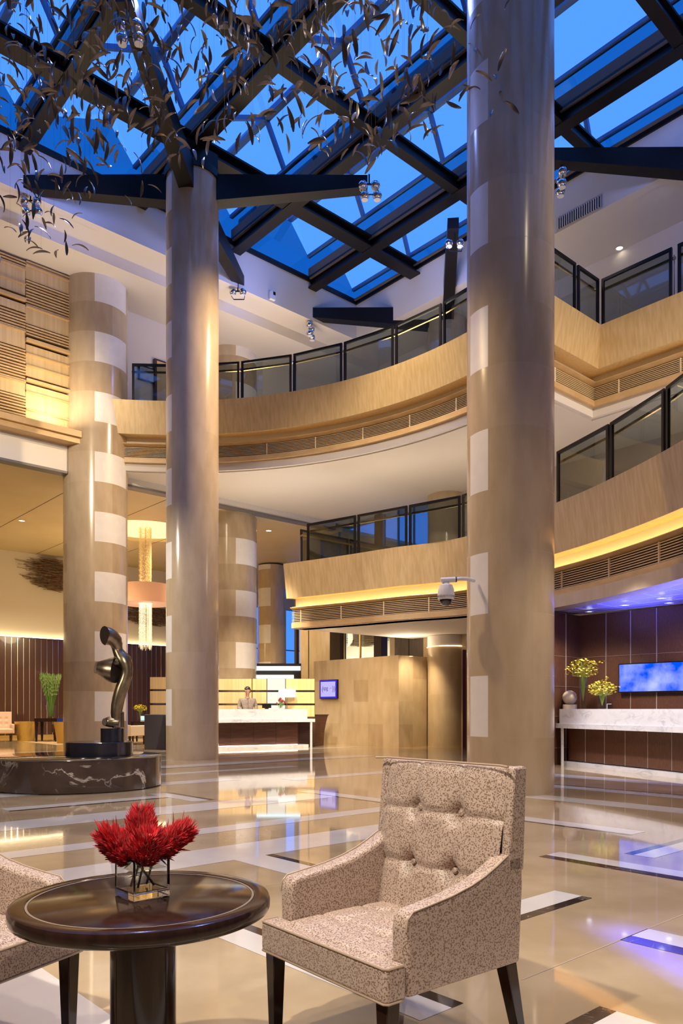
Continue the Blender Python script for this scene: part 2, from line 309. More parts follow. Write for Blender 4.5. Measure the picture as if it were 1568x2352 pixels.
# ---- columns
def pol(cx, cy, r, phi):                      # phi is measured from the side that faces the lobby entrance, clockwise
    d = math.hypot(cx, cy); fx, fy = cx/d, cy/d; c, s_ = math.cos(phi), math.sin(phi)
    return (r*(-fx*c+fy*s_), r*(-fy*c-fx*s_))
def column(x, y, r, top, z0, ch, p0, p1, label, tone=0, rnd=1):
    rr = random.Random(rnd); phis = sorted(set([round(-180+i*6) for i in range(60)]+[p0, p1])); n = len(phis); pos = [pol(x, y, r, R(p)) for p in phis]
    zs = [0]; z = z0
    while z < top: zs.append(z); z += ch
    zs.append(top); m = MB(); starts = [(-180, -62), (-62, 26), (26, 118), (118, 180)]
    for k in range(len(zs)-1):
        a, b = zs[k], zs[k+1]; odd = (k % 2 == 1); mids = [rr.choice((0, 0, 0, 2)) for _ in starts]
        if tone and not odd: mids = [rr.choice((1, 1, 0)) for q in mids]
        for (lo, hi, g) in ((a, a+.006, 1), (a+.006, b, 0)):
            vs_ = [(p[0], p[1], lo) for p in pos]+[(p[0], p[1], hi) for p in pos]; base = len(m.v); m.v += vs_
            for i in range(n):
                j = (i+1) % n; ph = phis[i]+.5
                if g: mi = 4
                elif odd and p0 <= ph < p1: mi = 3
                else: mi = next(mids[q] for q, (s0, s1) in enumerate(starts) if s0 <= ph < s1+1)
                m.f.append([base+i, base+j, base+n+j, base+n+i]); m.m.append(mi); m.sm.append(True)
    k = len(m.v); m.v += [(p[0], p[1], top) for p in pos]; m.f.append(list(range(k, k+n))); m.m.append(0); m.sm.append(False)
    o = m.obj('column', [M['stone_a'], M['stone_b'], M['stone_c'], M['stone_w'], M['joint']], loc=(x, y, 0))
    return tag(o, label, 'column')
TOP = 13.45
c_big = column(2.37, 10.65, .6, TOP, .77, .832, -64, -29, 'thick round beige marble column with narrow white patches, right behind the armchair, rising out of view', 0, 3)
c_mid = column(-3.45, 17.55, .6, TOP, .77, .832, -90, -50, 'tall free-standing round marble column carrying four black arms under the skylight', 0, 5)
c_left = column(-6.79, 20.95, .85, 12.75, .825, .798, -2, 68, 'broad round marble column with white chequer patches behind the bronze sculpture', 1, 8)
c_back = column(-3.67, 24.95, .875, 12.75, .80, .83, 12, 90, 'chequered marble column rising behind the white reception desk', 1, 9)
c_far = column(3.25, 23.3, .6, TOP, .77, .832, 0, 0, 'smooth stone column at the end of the stone wall, carrying black arms above the upper balcony', 0, 4)
c_off = column(9.1, 16.7, .6, TOP, .77, .832, -64, -29, 'marble column standing just outside the frame behind the marble counter', 0, 2)
c_win = column(-3.05, 33.2, .62, 7.4, .8, .798, -70, -5, 'distant marble column with pale patches in front of the blue window', 0, 6)
def arms(col_, dirs, length=4.05, cap=True):
    for ang in dirs:
        d = (math.cos(R(ang)), math.sin(R(ang))); t = (-d[1], d[0]); m = MB()
        def q(l, wd, z): return (d[0]*l+t[0]*wd, d[1]*l+t[1]*wd, z)
        r0, r1 = .5, length; zt = 12.28+EYE
        m.hexa([q(r0, -.17, zt-.60), q(r1, -.14, zt-.27), q(r1, .14, zt-.27), q(r0, .17, zt-.60)], [q(r0, -.17, zt), q(r1, -.14, zt), q(r1, .14, zt), q(r0, .17, zt)])
        m.obj('bracket_arm', M['steel'], col_)
    if not cap: return
    m = MB(); m.box(-.42, .42, -.42, .42, TOP, 12.8+EYE+.02); m.lathe([(.64, TOP-.12), (.64, TOP+.05)], 40)
    m.obj('capital_block', M['steel'], col_, rz=AL)
m = MB(); m.lathe([(.604, 3.06), (.604, 3.38)], 48, cap=False); m.obj('plaster_collar', M['plaster'], c_far); m = MB(); m.lathe([(.606, 3.045), (.625, 3.045), (.625, 3.058), (.606, 3.058)], 48, cap=False); m.obj('collar_lamp', glow('collar_lamp', (1, .74, .42), 4), c_far)
arms(c_mid, (180, 0, 82)); arms(c_mid, (267,), 4.7, False); arms(c_far, (180, 0, 264), 4.4); arms(c_off, (180, 262), 4.45); arms(c_big, (82, 0), 1.5)

# ---- sweeping a profile along a balcony edge
def spline(P, n=10):
    P = [Vector(p) for p in P]; P = [2*P[0]-P[1]]+P+[2*P[-1]-P[-2]]; out = []
    for i in range(1, len(P)-2):
        a, b, c, d = P[i-1:i+3]
        for k in range(n):
            t = k/n; out.append(.5*((2*b)+(-a+c)*t+(2*a-5*b+4*c-d)*t*t+(-a+3*b-3*c+d)*t**3))
    return out+[P[-2]]
def offs(path, o):                                   # path shifted by o towards the atrium
    out = []; n = len(path)
    for i, p in enumerate(path):
        d0 = (path[i]-path[i-1]).normalized() if i else (path[1]-path[0]).normalized()
        d1 = (path[i+1]-path[i]).normalized() if i < n-1 else d0
        n0 = Vector((d0.y, -d0.x)); n1 = Vector((d1.y, -d1.x)); b = (n0+n1); b = b/b.length
        out.append(p+b*(o/max(.35, b.dot(n0))))
    return out
def sweep(m, path, prof, mi=0, cap=True):
    n = len(prof); k = len(m.v); lines = [offs(path, o) for o, z in prof]
    for i in range(len(path)):
        for j in range(n): m.v.append((lines[j][i].x, lines[j][i].y, prof[j][1]+EYE))
    for i in range(len(path)-1):
        for j in range(n):
            m.f.append([k+i*n+j, k+i*n+(j+1) % n, k+(i+1)*n+(j+1) % n, k+(i+1)*n+j]); m.m.append(mi); m.sm.append(False)
    if cap:
        m.f.append([k+j for j in range(n)]); m.m.append(mi); m.sm.append(False)
        e = k+(len(path)-1)*n; m.f.append([e+j for j in range(n)][::-1]); m.m.append(mi); m.sm.append(False)
def rect(o0, o1, z0, z1): return [(o1, z0), (o0, z0), (o0, z1), (o1, z1)]
def arclen(path):
    s = [0]
    for a, b in zip(path, path[1:]): s.append(s[-1]+(b-a).length)
    return s
def at_len(path, s):
    L_ = arclen(path)
    for i in range(len(path)-1):
        if L_[i+1] >= s: t = (s-L_[i])/(L_[i+1]-L_[i]); return path[i].lerp(path[i+1], t)
    return path[-1]
def balcony(path, Ht, wood, ledge, lou0, lou1, low, white, outer, soffit, cove_on, lean=.14, div=1.35):
    root = struct(thing('balcony', '', '')); del root['label']; del root['category']
    m = MB(); sweep(m, path, [(0, Ht), (-lean, wood), (-.62, wood+.04), (-.62, Ht)]); m.obj('fascia', M['maple'], root)
    m = MB(); sweep(m, path, rect(-1.0, -.60, ledge-.02, wood+.05)); m.obj('cove_back', M['maple_edge'], root)
    m = MB(); sweep(m, path, [(-.95, lou0), (-.42, lou0), (-.30, ledge-.015), (-.30, ledge), (-.95, ledge)]); sweep(m, path, rect(-.9, -.36, low, lou1)); m.obj('ledge', M['maple_edge'], root)
    m = MB(); sweep(m, path, rect(-.8, -.52, lou1-.01, lou0+.01)); m.obj('grille_recess', M['grille'], root)
    m = MB(); nsl = 8; hgt = lou0-lou1
    for k in range(nsl):
        z = lou1+hgt*(k+.5)/nsl; hh = hgt/nsl*.17; sweep(m, path, rect(-.415, -.385, z-hh, z+hh))
    L_ = arclen(path)[-1]; s = .3
    while s < L_-.2:
        p, q = at_len(path, s), at_len(path, s+.03); d = (q-p).normalized(); nn = Vector((d.y, -d.x)); p = p+nn*-.395
        m.bar((p.x, p.y, lou1+EYE), (p.x, p.y, lou0+EYE), .025, .05); s += div
    m.obj('louvre_slats', M['slat'], root)
    if cove_on:
        m = MB(); sweep(m, path, rect(-.45, -.40, ledge+.002, ledge+.02)); m.obj('cove_lamp', cove_on, root)
    m = MB(); sweep(m, path, rect(-.9, -.46, white, low)); m.obj('soffit_edge', M['plaster'], root)
    m = MB(); m.prism([(p.x, p.y) for p in offs(path, -.55)]+outer, soffit+EYE, Ht+EYE-.02); m.obj('slab', M['plaster'], root)
    return root
def arc(t0, t1, n, r=9.05, c=(-4.55, 11.46)): return [Vector((c[0]+r*math.sin(R(t0+(t1-t0)*i/n)), c[1]+r*math.cos(R(t0+(t1-t0)*i/n)))) for i in range(n+1)]
P2 = arc(-12, 64, 38)+[Vector((3.85, 14.9)), Vector((5.63, 16.45)), Vector((9.6, 12.0))]
P1 = spline([(-1.6, 20.84), (-.05, 19.77), (1.25, 18.76), (2.84, 17.58), (4.12, 14.75), (4.66, 13.16), (5.07, 11.24), (5.2, 9.2), (5.1, 7.4)], 10)
cove2 = glow('dim_cove_lamp', (1, .58, .2), 1.1)
balcony(P2, 8.35, 7.48, 7.29, 7.21, 6.90, 6.78, 6.58, [AB(1, 18.6), AB(21.0, 18.6), AB(21.0, 8.9)], 6.55, cove2)
balcony(P1, 4.0, 3.06, 2.83, 2.76, 2.40, 2.26, 2.25, [(11, 7.4), AB(2, 17.85), AB(16.57, 17.85)], 2.25, M['cove'])
# concrete edge and blue lit panel soffit over the service counter
Lp1 = [at_len(P1, 7.2+i*.25) for i in range(36)]
m = MB(); sweep(m, Lp1, rect(-.6, -.24, 2.02, 2.26)); struct(m.obj('trim_1', M['stone_c']))
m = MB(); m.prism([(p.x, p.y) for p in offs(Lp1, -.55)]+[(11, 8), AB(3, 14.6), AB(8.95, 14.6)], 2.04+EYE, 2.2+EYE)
soff = struct(m.obj('ceiling_service', mat('blue_lit_panel', (.32, .27, .50), .35)))  # blue light is partly put into the panel colour
m = MB(); edge = [(p.x*GA[0]+p.y*GA[1], p.x*GB[0]+p.y*GB[1]) for p in offs(Lp1, -.6)]
def eb(a): return min(((abs(q[0]-a), q[1]) for q in edge))[1]
for k in range(12):
    a = 2.2+k*.6
    if eb(a) < 14.4: m.box(eb(a)+.05, 14.6, a, a+.012, 2.034+EYE, 2.04+EYE)
for k in range(8):
    b = 11.0+k*.6; ok = [i*.1 for i in range(20, 87) if eb(i*.1) < b-.1]
    if ok: m.box(b, b+.012, min(ok), max(ok), 2.034+EYE, 2.04+EYE)
m.obj('joint_strip', mat('pale_joint_strip', (.6, .6, .75), .4), soff, rz=AL)

# ---- shell
def wallbox(name, b0, b1, a0, a1, z0, z1, material): m = MB(); m.box(b0, b1, a0, a1, z0, z1); return struct(m.obj(name, material, rz=AL))
wallbox('wall_entrance', -12, 18.9, -7, -6.8, 0, 15, M['plaster_d'])
wallbox('wall_left', -12.2, -12, -7, 36, 0, 15, M['plaster_d'])
wallbox('wall_right', 30, 30.2, 21, 36, 0, 7.6, M['plaster_d']); wallbox('wall_right_entrance', 18.7, 18.9, -7, 2.2, 0, 15, M['plaster_d'])
HS = 12.8
m = MB()
m.box(-12, 16.6, 17.9, 18.8, 11.9+EYE, 12.1+EYE); m.box(-12, 18.7, 18.8, 34.5, 11.6+EYE, 11.8+EYE); m.box(-12, 18.7, 18.75, 18.8, 11.6+EYE, 11.9+EYE)
m.box(16.65, 18.7, -7, 18.8, 11.9+EYE, 12.1+EYE); m.box(-12, .3, -7, 17.9, HS+EYE, HS+.2+EYE); m.box(.3, 16.6, -7, -4, HS+EYE, HS+.2+EYE)
struct(m.obj('ceiling', M['plaster'], rz=AL))
m = MB(); m.box(-12, 16.85, 17.85, 18.05, 11.88+EYE, 13.1+EYE); m.box(16.6, 16.85, -7, 17.85, 11.88+EYE, 13.1+EYE); struct(m.obj('trim_2', M['plaster'], rz=AL))
wallbox('wall_gallery', 9.0, 18.7, 20.6, 20.8, 6.6+EYE, 11.65+EYE, M['plaster'])
# gallery wall on the right with a blue window
gal = MB(); gz0, gz1 = 6.6+EYE, 11.95+EYE
w0, w1 = ray_on_b(985, 18.5), ray_on_b(800, 18.5)
gal.box(18.5, 18.7, -7, w0, gz0, gz1); gal.box(18.5, 18.7, w1, 20.3, gz0, gz1); gal.box(18.5, 18.7, w0, w1, gz0, 8.4+EYE); gal.box(18.5, 18.7, w0, w1, 10.9+EYE, gz1)
struct(gal.obj('wall_gallery_side', M['plaster'], rz=AL))
def window(name, b0, b1, a0, a1, z0, z1, nx, ny, fm, gm, axis='a'):
    m = MB(); t = .05
    if axis == 'a':                                  # lies in a plane of constant b
        for i in range(nx+1): a = a0+(a1-a0)*i/nx; m.box(b0, b1, a-t/2, a+t/2, z0, z1)
        for j in range(ny+1): z = z0+(z1-z0)*j/ny; m.box(b0+.005, b1-.005, a0, a1, z-t/2, z+t/2)
    else:
        for i in range(nx+1): b = b0+(b1-b0)*i/nx; m.box(b-t/2, b+t/2, a0, a1, z0, z1)
        for j in range(ny+1): z = z0+(z1-z0)*j/ny; m.box(b0, b1, a0+.005, a1-.005, z-t/2, z+t/2)
    fr = struct(m.obj(name, fm, rz=AL)); g = MB()
    if axis == 'a': g.box((b0+b1)/2-.006, (b0+b1)/2+.006, a0, a1, z0, z1)
    else: g.box(b0, b1, (a0+a1)/2-.006, (a0+a1)/2+.006, z0, z1)
    g.obj('pane', gm, fr); return fr
window('window_7', 18.55, 18.63, w0, w1, 8.4+EYE, 10.9+EYE, 6, 5, M['alu'], M['winglass'])
# lounge: gold lit ceiling, cream wall over dark panelling with chrome battens, bulkhead and slatted wall above
m = MB(); LC = 6.33+EYE
rc = (13.42+4.7)*0
lx, ly = (334-784)/1740*27.0, 27.0; la = lx*GA[0]+ly*GA[1]; lb = lx*GB[0]+ly*GB[1]; rr_ = 1.65
ang = [2*math.pi*i/48 for i in range(48)]
def hole_ceiling(m, b0, b1, a0, a1, z0, z1):
    sq = []
    for t in ang:
        c, s_ = math.cos(t), math.sin(t); k = 1/max(abs(c), abs(s_)); sq.append((lb+2.2*c*k, la+2.2*s_*k))
    ci = [(lb+rr_*math.cos(t), la+rr_*math.sin(t)) for t in ang]; n = 48
    for i in range(n):
        j = (i+1) % n; m.hexa([(*ci[i], z0), (*sq[i], z0), (*sq[j], z0), (*ci[j], z0)], [(*ci[i], z1), (*sq[i], z1), (*sq[j], z1), (*ci[j], z1)])
    m.box(b0, lb-2.2, a0, a1, z0, z1); m.box(lb+2.2, b1, a0, a1, z0, z1); m.box(lb-2.2, lb+2.2, a0, la-2.2, z0, z1); m.box(lb-2.2, lb+2.2, la+2.2, a1, z0, z1)
hole_ceiling(m, -12, 27.5, 20.06, 32, LC, LC+.12)
struct(m.obj('ceiling_lounge', mat('champagne_ceiling', (.56, .45, .24), .6, col2=(.60, .49, .28), scale=(.8, .8, .8)), rz=AL))
m = MB(); m.lathe([(rr_+.28, LC+.13), (rr_+.28, LC+.30), (.01, LC+.36)], 48, cap=False); rec = struct(m.obj('ceiling_dome', mat('gold_dome_paint', (.58, .46, .24), .6), loc=(lx, ly, 0)))
m = MB(); m.lathe([(rr_+.10, LC+.135), (rr_+.22, LC+.135), (rr_+.22, LC+.17), (rr_+.10, LC+.17)], 48); m.obj('cove_lamp', glow('dome_cove_lamp', (1, .70, .30), 1.6), rec)
m = MB()
for k in range(5): b = 3.5+2.6*k; m.box(b, b+.02, 20.2, 31.3, LC-.004, LC)
struct(m.obj('trim_3', M['gap'], rz=AL))
wallbox('wall_back', -12, 17.5, 31.4, 31.6, 4.0, LC+.1, M['cream'])
m = MB(); m.box(-12, 17.5, 31.25, 31.6, 0, 4.05)
wp = struct(m.obj('wall_panelling', M['wall_panel'], rz=AL)); m = MB(); b = 7.0
while b < 17.4: m.box(b, b+.025, 31.22, 31.25, .12, 4.0); b += .235
m.obj('chrome_batten', M['chrome'], wp)
m = MB(); m.box(-11, 17.4, 31.27, 31.31, 4.055, 4.075); m.obj('cove_lamp', glow('ledge_cove_lamp', (1, .80, .48), 14), wp)
wallbox('wall_lobby_baffle', 19.5, 30, 20.2, 20.4, 0, 5.9, M['plaster_d'])  # unseen wall added to keep sky blue out of the chrome battens
wallbox('baseboard_back', -12, 17.5, 31.2, 31.25, 0, .11, M['gold'])
m = MB(); m.box(17.5, 30, 31.4, 31.6, 5.2+EYE, LC+.1); m.box(27, 30, 31.4, 31.6, 0, 5.2+EYE); struct(m.obj('wall_window_head', M['cream'], rz=AL))
window('window_8', 17.5, 27, 31.45, 31.55, 0, 5.2+EYE, 9, 3, M['alu'], M['winglass'], 'b')
# white bulkhead, wooden ledge and slatted wall above the lounge opening
m = MB(); m.box(-4, 8.05, 20.0, 20.3, 6.36+EYE, 7.05+EYE); m.box(9.7, 17.6, 20.0, 20.3, 6.36+EYE, 6.60+EYE); struct(m.obj('trim_4', M['plaster'], rz=AL))
m = MB(); m.box(-4, 8.05, 19.98, 20.3, 6.30+EYE, 6.36+EYE); m.box(9.7, 17.6, 19.98, 20.3, 6.30+EYE, 6.36+EYE); struct(m.obj('trim_5', M['track'], rz=AL))
m = MB(); m.box(-4, 8.25, 19.62, 20.3, 7.05+EYE, 7.20+EYE); m.box(-4, 8.25, 19.54, 20.3, 7.20+EYE, 7.36+EYE); tr6 = struct(m.obj('trim_6', M['maple_edge'], rz=AL))
sw = MB(); sw.box(-4, 8.2, 20.06, 20.25, 7.36+EYE, 11.6+EYE, 0); rr = random.Random(4); b = 8.12
while b > 1.0:
    b0 = b-1.18; z = 7.38+EYE
    while z < 11.55+EYE:
        kind = rr.choice('ffslss'); h = min(rr.choice((.30, .38, .46)), 11.57+EYE-z)
        if kind == 'f': sw.box(b0+.01, b, 19.98, 20.06, z, z+h-.05, 1); sw.box(b0+.01, b, 19.93, 20.06, z+h-.05, z+h-.015, 2)
        elif kind == 'l':
            sw.box(b0+.01, b, 19.96, 20.06, z, z+h*.45, 1); sw.box(b0+.01, b, 19.9, 20.06, z+h*.62, z+h*.8, 2)
        else:
            n = int(h/.075)
            for k in range(n): sw.box(b0+.01, b, 19.95, 20.06, z+k*.075, z+k*.075+.038, 2 if k % 3 else 1)
        z += h
    b = b0
struct(sw.obj('wall_slatted', [M['gap'], M['maple'], M['maple_edge']], rz=AL))
# stone wall behind the reception desk
def tiled(m, o, u, nu, z0, z1, nz, seed, du=None):        # vertical face o + u*t split into slabs of varied stone
    rr = random.Random(seed)
    for i in range(nu):
        for j in range(nz):
            t0, t1 = i/nu, (i+1)/nu; p0 = (o[0]+u[0]*t0, o[1]+u[1]*t0); p1 = (o[0]+u[0]*t1, o[1]+u[1]*t1); a = z0+(z1-z0)*j/nz; b = z0+(z1-z0)*(j+1)/nz
            m.add([(*p0, a), (*p1, a), (*p1, b), (*p0, b)], [(0, 1, 2, 3)], rr.choice((0, 0, 2, 2, 1)))
m = MB(); b0, b1, a0, a1, zt = 16.4, 17.65, 15.77, 19.75, 2.77
m.box(b0+.01, b1, a0+.01, a1, 0, zt-.002, 0)
tiled(m, (b0, a1), (0, a0-a1), 6, 0, zt, 4, 5); tiled(m, (b0, a0), (b1-b0, 0), 2, 0, zt, 4, 6)
struct(m.obj('wall_stone', [M['stone_a'], M['stone_b'], M['stone_c']], rz=AL))
# tall wall behind it: stone piers, dark frames, a lit opening below and blue windows above
b0 = 17.9; A_ = lambda px: ray_on_b(px, b0)
m = MB(); z1 = 6.58+EYE
segs = [(688, 762, 0, 0, 3.3), (762, 785, 1, 0, 3.3), (863, 880, 1, 0, 3.3), (895, 906, 0, 0, 3.3), (906, 972, 2, 0, 3.3), (972, 1075, 0, 0, 3.3)]
for p0, p1, mi, lo, hi in segs: m.box(b0-(.1 if mi == 1 else 0), b0+.2, A_(p1), A_(p0), lo, hi+EYE, mi)
for px in (708, 938): m.box(b0-.01, b0, A_(px+1.5), A_(px), 0, 3.3+EYE, 1)
m.box(b0, b0+.2, A_(895), A_(785), 0, 1.7, 0); m.box(b0, b0+.2, A_(895), A_(785), 2.9+EYE, 3.3+EYE, 0)
m.box(b0, b0+.2, A_(735), A_(688), 3.3+EYE, z1, 0); m.box(b0-.05, b0+.2, A_(876), A_(862), 3.3+EYE, z1, 1); m.box(b0, b0+.2, 2, A_(984), 3.3+EYE, z1, 3); m.box(b0, b0+.2, 2, A_(1075), 0, 3.3+EYE, 0)
struct(m.obj('wall_lobby', [M['stone_a'], M['gap'], mat('grey_timber_panel', (.085, .07, .06), .45, col2=(.12, .10, .085), scale=(3, 30, 3)), M['plaster_d']], rz=AL))
window('window_9', b0+.06, b0+.12, A_(862), A_(735), 3.3+EYE, z1, 3, 2, M['alu'], M['winglass'])
window('window_10', b0+.06, b0+.12, A_(984), A_(876), 3.3+EYE, z1, 3, 2, M['alu'], M['winglass'])
m = MB(); m.box(b0+1.3, b0+1.4, 17.5, 23, .9, 3.3+EYE); struct(m.obj('wall_inner', M['cream'], rz=AL))
window('window_11', b0+.06, b0+.12, A_(863), A_(785), 1.7, 2.9+EYE, 2, 1, M['brass'], M['winglass'])
m = MB(); m.box(-.06, .06, -.06, .06, 0, 6.2); struct(m.obj('trim_7', M['gap'], loc=((681-784)/1740*27.2, 27.2, 0), rz=AL))
m = MB(); m.box(0, 1.3, 0, .06, 0, 2.9); d1 = struct(m.obj('door_1', mat('red_brown_door', (.22, .075, .04), .3, coat=.3), loc=(3.575, 22.3, 0)))
m = MB(); m.box(.0, .05, -.02, .08, 0, 2.9); m.obj('door_edge', mat('plum_metal_edge', (.12, .03, .12), .3, .5), d1)
# dark leather tiled wall on the right of the lobby
m = MB(); m.box(14.6, 14.8, -2, 8.9, 0, 2.0+EYE, 0); m.box(12.4, 14.6, 8.69, 8.9, 0, 2.0+EYE, 0); wr = struct(m.obj('wall_service', M['leather_tile'], rz=AL))
m = MB(); a = 8.69-.62
while a > -1: m.box(14.585, 14.6, a, a+.014, 0, 2.0+EYE); a -= .54
for z in (.35, 1.0, 1.62, 2.25): m.box(14.592, 14.6, -1, 8.69, z, z+.005)
for b in (13.45, 14.05): m.box(b, b+.014, 8.675, 8.69, 0, 2.0+EYE)
for z in (.35, 1.0, 1.62, 2.25): m.box(12.4, 14.6, 8.682, 8.69, z, z+.005)
m.obj('grout_strip', M['grout'], wr)
# gallery door, seen past the left column
bd0, bd1 = ray_on_a(354, 20.55), ray_on_a(400, 20.55)
m = MB(); m.box(bd0, bd1, 20.51, 20.6, 8.35+EYE, 10.45+EYE, 1); m.box(bd0+.06, bd1-.06, 20.49, 20.52, 8.35+EYE, 10.39+EYE, 0); struct(m.obj('door_2', [M['maple'], M['walnut']], rz=AL))
# ---- skylight: glazed ridges between steel beams
AB_ = [.35, 3.25, 6.16, 9.06, 11.97, 14.76, 16.6]; RAFT = (15.4, 12.5, 9.5, 6.6, 3.6, .7)
for i in range(6):
    b0, b1 = AB_[i]+.15, AB_[i+1]-.15; a0, a1 = -4, 17.85; mid = (b0+b1)/2+(.72 if i < 5 else .42); HE, HR = 14.02+EYE, (15.0 if i < 5 else 14.7)+EYE
    z0, z1 = (13.40, 13.76) if i < 5 else (13.12, 13.42); HE, HR = z1+EYE, (14.8 if i < 5 else 14.3)+EYE; m = MB()
    for b in (b0-.06, b1): m.box(b, b+.06, a0, a1, 13.07+EYE, z0+EYE, 0); m.box(b, b+.06, a0, a1, z0+EYE, HE, 1)
    m.box(b0, b1, a1, a1+.06, 13.07+EYE, HE, 1)
    wdw = struct(m.obj('window_%d' % (i+1), [M['curb'], M['curbglass']], rz=AL))
    m = MB(); m.add([(b0, a0, HE), (mid, a0, HR), (mid, a1, HR), (b0, a1, HE)], [(0, 1, 2, 3)]); m.obj('pane', M['skyglass'], wdw)
    m = MB(); m.add([(b1, a0, HE), (mid, a0, HR), (mid, a1, HR), (b1, a1, HE)], [(3, 2, 1, 0)]); m.obj('pane', M['skyglass'], wdw)
    m = MB(); m.add([(b0, a1, HE), (b1, a1, HE), (mid, a1+.25, HR)], [(0, 1, 2)]); m.obj('gable_pane', M['gableglass'], wdw)
    m = MB(); m.bar((mid, a0, HR), (mid, a1+.25, HR), .16, .14); m.bar((b0, a0, HE), (b0, a1, HE), .1, .08); m.bar((b1, a0, HE), (b1, a1, HE), .1, .08); m.obj('ridge_bar', M['alu'], wdw)
    for a in RAFT:
        m = MB(); m.bar((b0, a, HE), (mid, a, HR), .09, .1); m.bar((mid, a, HR), (b1, a, HE), .09, .1); m.obj('rafter', M['alu'], wdw)
bl = 'long dark steel roof beam crossing under the blue skylight'
def ibeam(p, q, wd, z0, z1):
    m = MB(); 
    if p[0] == q[0]:
        b = p[0]; m.box(b-wd/2, b+wd/2, p[1], q[1], z0, z0+.05); m.box(b-wd/2, b+wd/2, p[1], q[1], z1-.05, z1); m.box(b-.05, b+.05, p[1], q[1], z0+.05, z1-.05)
    else:
        a = p[1]; m.box(p[0], q[0], a-wd/2, a+wd/2, z0, z0+.05); m.box(p[0], q[0], a-wd/2, a+wd/2, z1-.05, z1); m.box(p[0], q[0], a-.05, a+.05, z0+.05, z1-.05)
    tag(m.obj('roof_beam', M['steel'], rz=AL), bl, 'beam', 'steel beams under the skylight')
for b in AB_[1:6]: ibeam((b, -4), (b, 18.0), .31, HS+EYE, HS+.36+EYE)
for a, wd in ((15.29, .40), (12.12, .24), (9.23, .24), (6.55, .24), (3.6, .24), (.7, .24)): ibeam((.35, a), (16.75, a), wd, HS+.02+EYE, HS+.34+EYE)
m = MB(); m.box(.3, 16.75, 17.80, 17.95, 13.0+EYE, 13.14+EYE); m.box(16.55, 16.7, -4, 17.9, 13.0+EYE, 13.14+EYE); struct(m.obj('trim_8', M['steel'], rz=AL))
# distant building outside the lobby window
m = MB(); m.box(16, 34, 50, 58, -2, 5.5, 0)
for k in range(7): m.box(16, 34, 49.9, 50, -1+k*.95, -1+k*.95+.28, 1)
tag(m.obj('office_building', [mat('blue_grey_facade', (.25, .33, .5), .6), M['white']], rz=AL), 'banded office building seen outside through the tall blue window', 'building')
# ================================================================== FURNITURE UP FRONT
fab = bpy.data.materials.new('silk_jacquard'); fab.use_nodes = True
def _fab(m, light, dark, sc):
    nt = m.node_tree; N = nt.nodes; L = nt.links; p = N['Principled BSDF']
    tc = N.new('ShaderNodeTexCoord'); vo = N.new('ShaderNodeTexVoronoi'); vo.inputs['Scale'].default_value = sc; vo.feature = 'F1'
    nz = N.new('ShaderNodeTexNoise'); nz.inputs['Scale'].default_value = sc*.9; nz.inputs['Detail'].default_value = 2
    L.new(tc.outputs['Object'], vo.inputs['Vector']); L.new(tc.outputs['Object'], nz.inputs['Vector'])
    mx = N.new('ShaderNodeMath'); mx.operation = 'MULTIPLY'; L.new(vo.outputs['Distance'], mx.inputs[0]); L.new(nz.outputs['Fac'], mx.inputs[1])
    cr = N.new('ShaderNodeValToRGB'); cr.color_ramp.elements[0].position = .17; cr.color_ramp.elements[1].position = .235
    cr.color_ramp.elements[0].color = (*dark, 1); cr.color_ramp.elements[1].color = (*light, 1)
    L.new(mx.outputs[0], cr.inputs[0]); L.new(cr.outputs[0], p.inputs['Base Color'])
    p.inputs['Roughness'].default_value = .42; p.inputs['Sheen Weight'].default_value = .15; p.inputs['Specular IOR Level'].default_value = .35
    b = N.new('ShaderNodeBump'); b.inputs['Strength'].default_value = .25; b.inputs['Distance'].default_value = .002; L.new(cr.outputs[0], b.inputs['Height']); L.new(b.outputs[0], p.inputs['Normal'])
_fab(fab, (.52, .40, .33), (.22, .14, .095), 165)
pipe_m = mat('silk_piping', (.42, .31, .225), .4)
seam_m = mat('seam_shadow', (.12, .07, .045), .7)
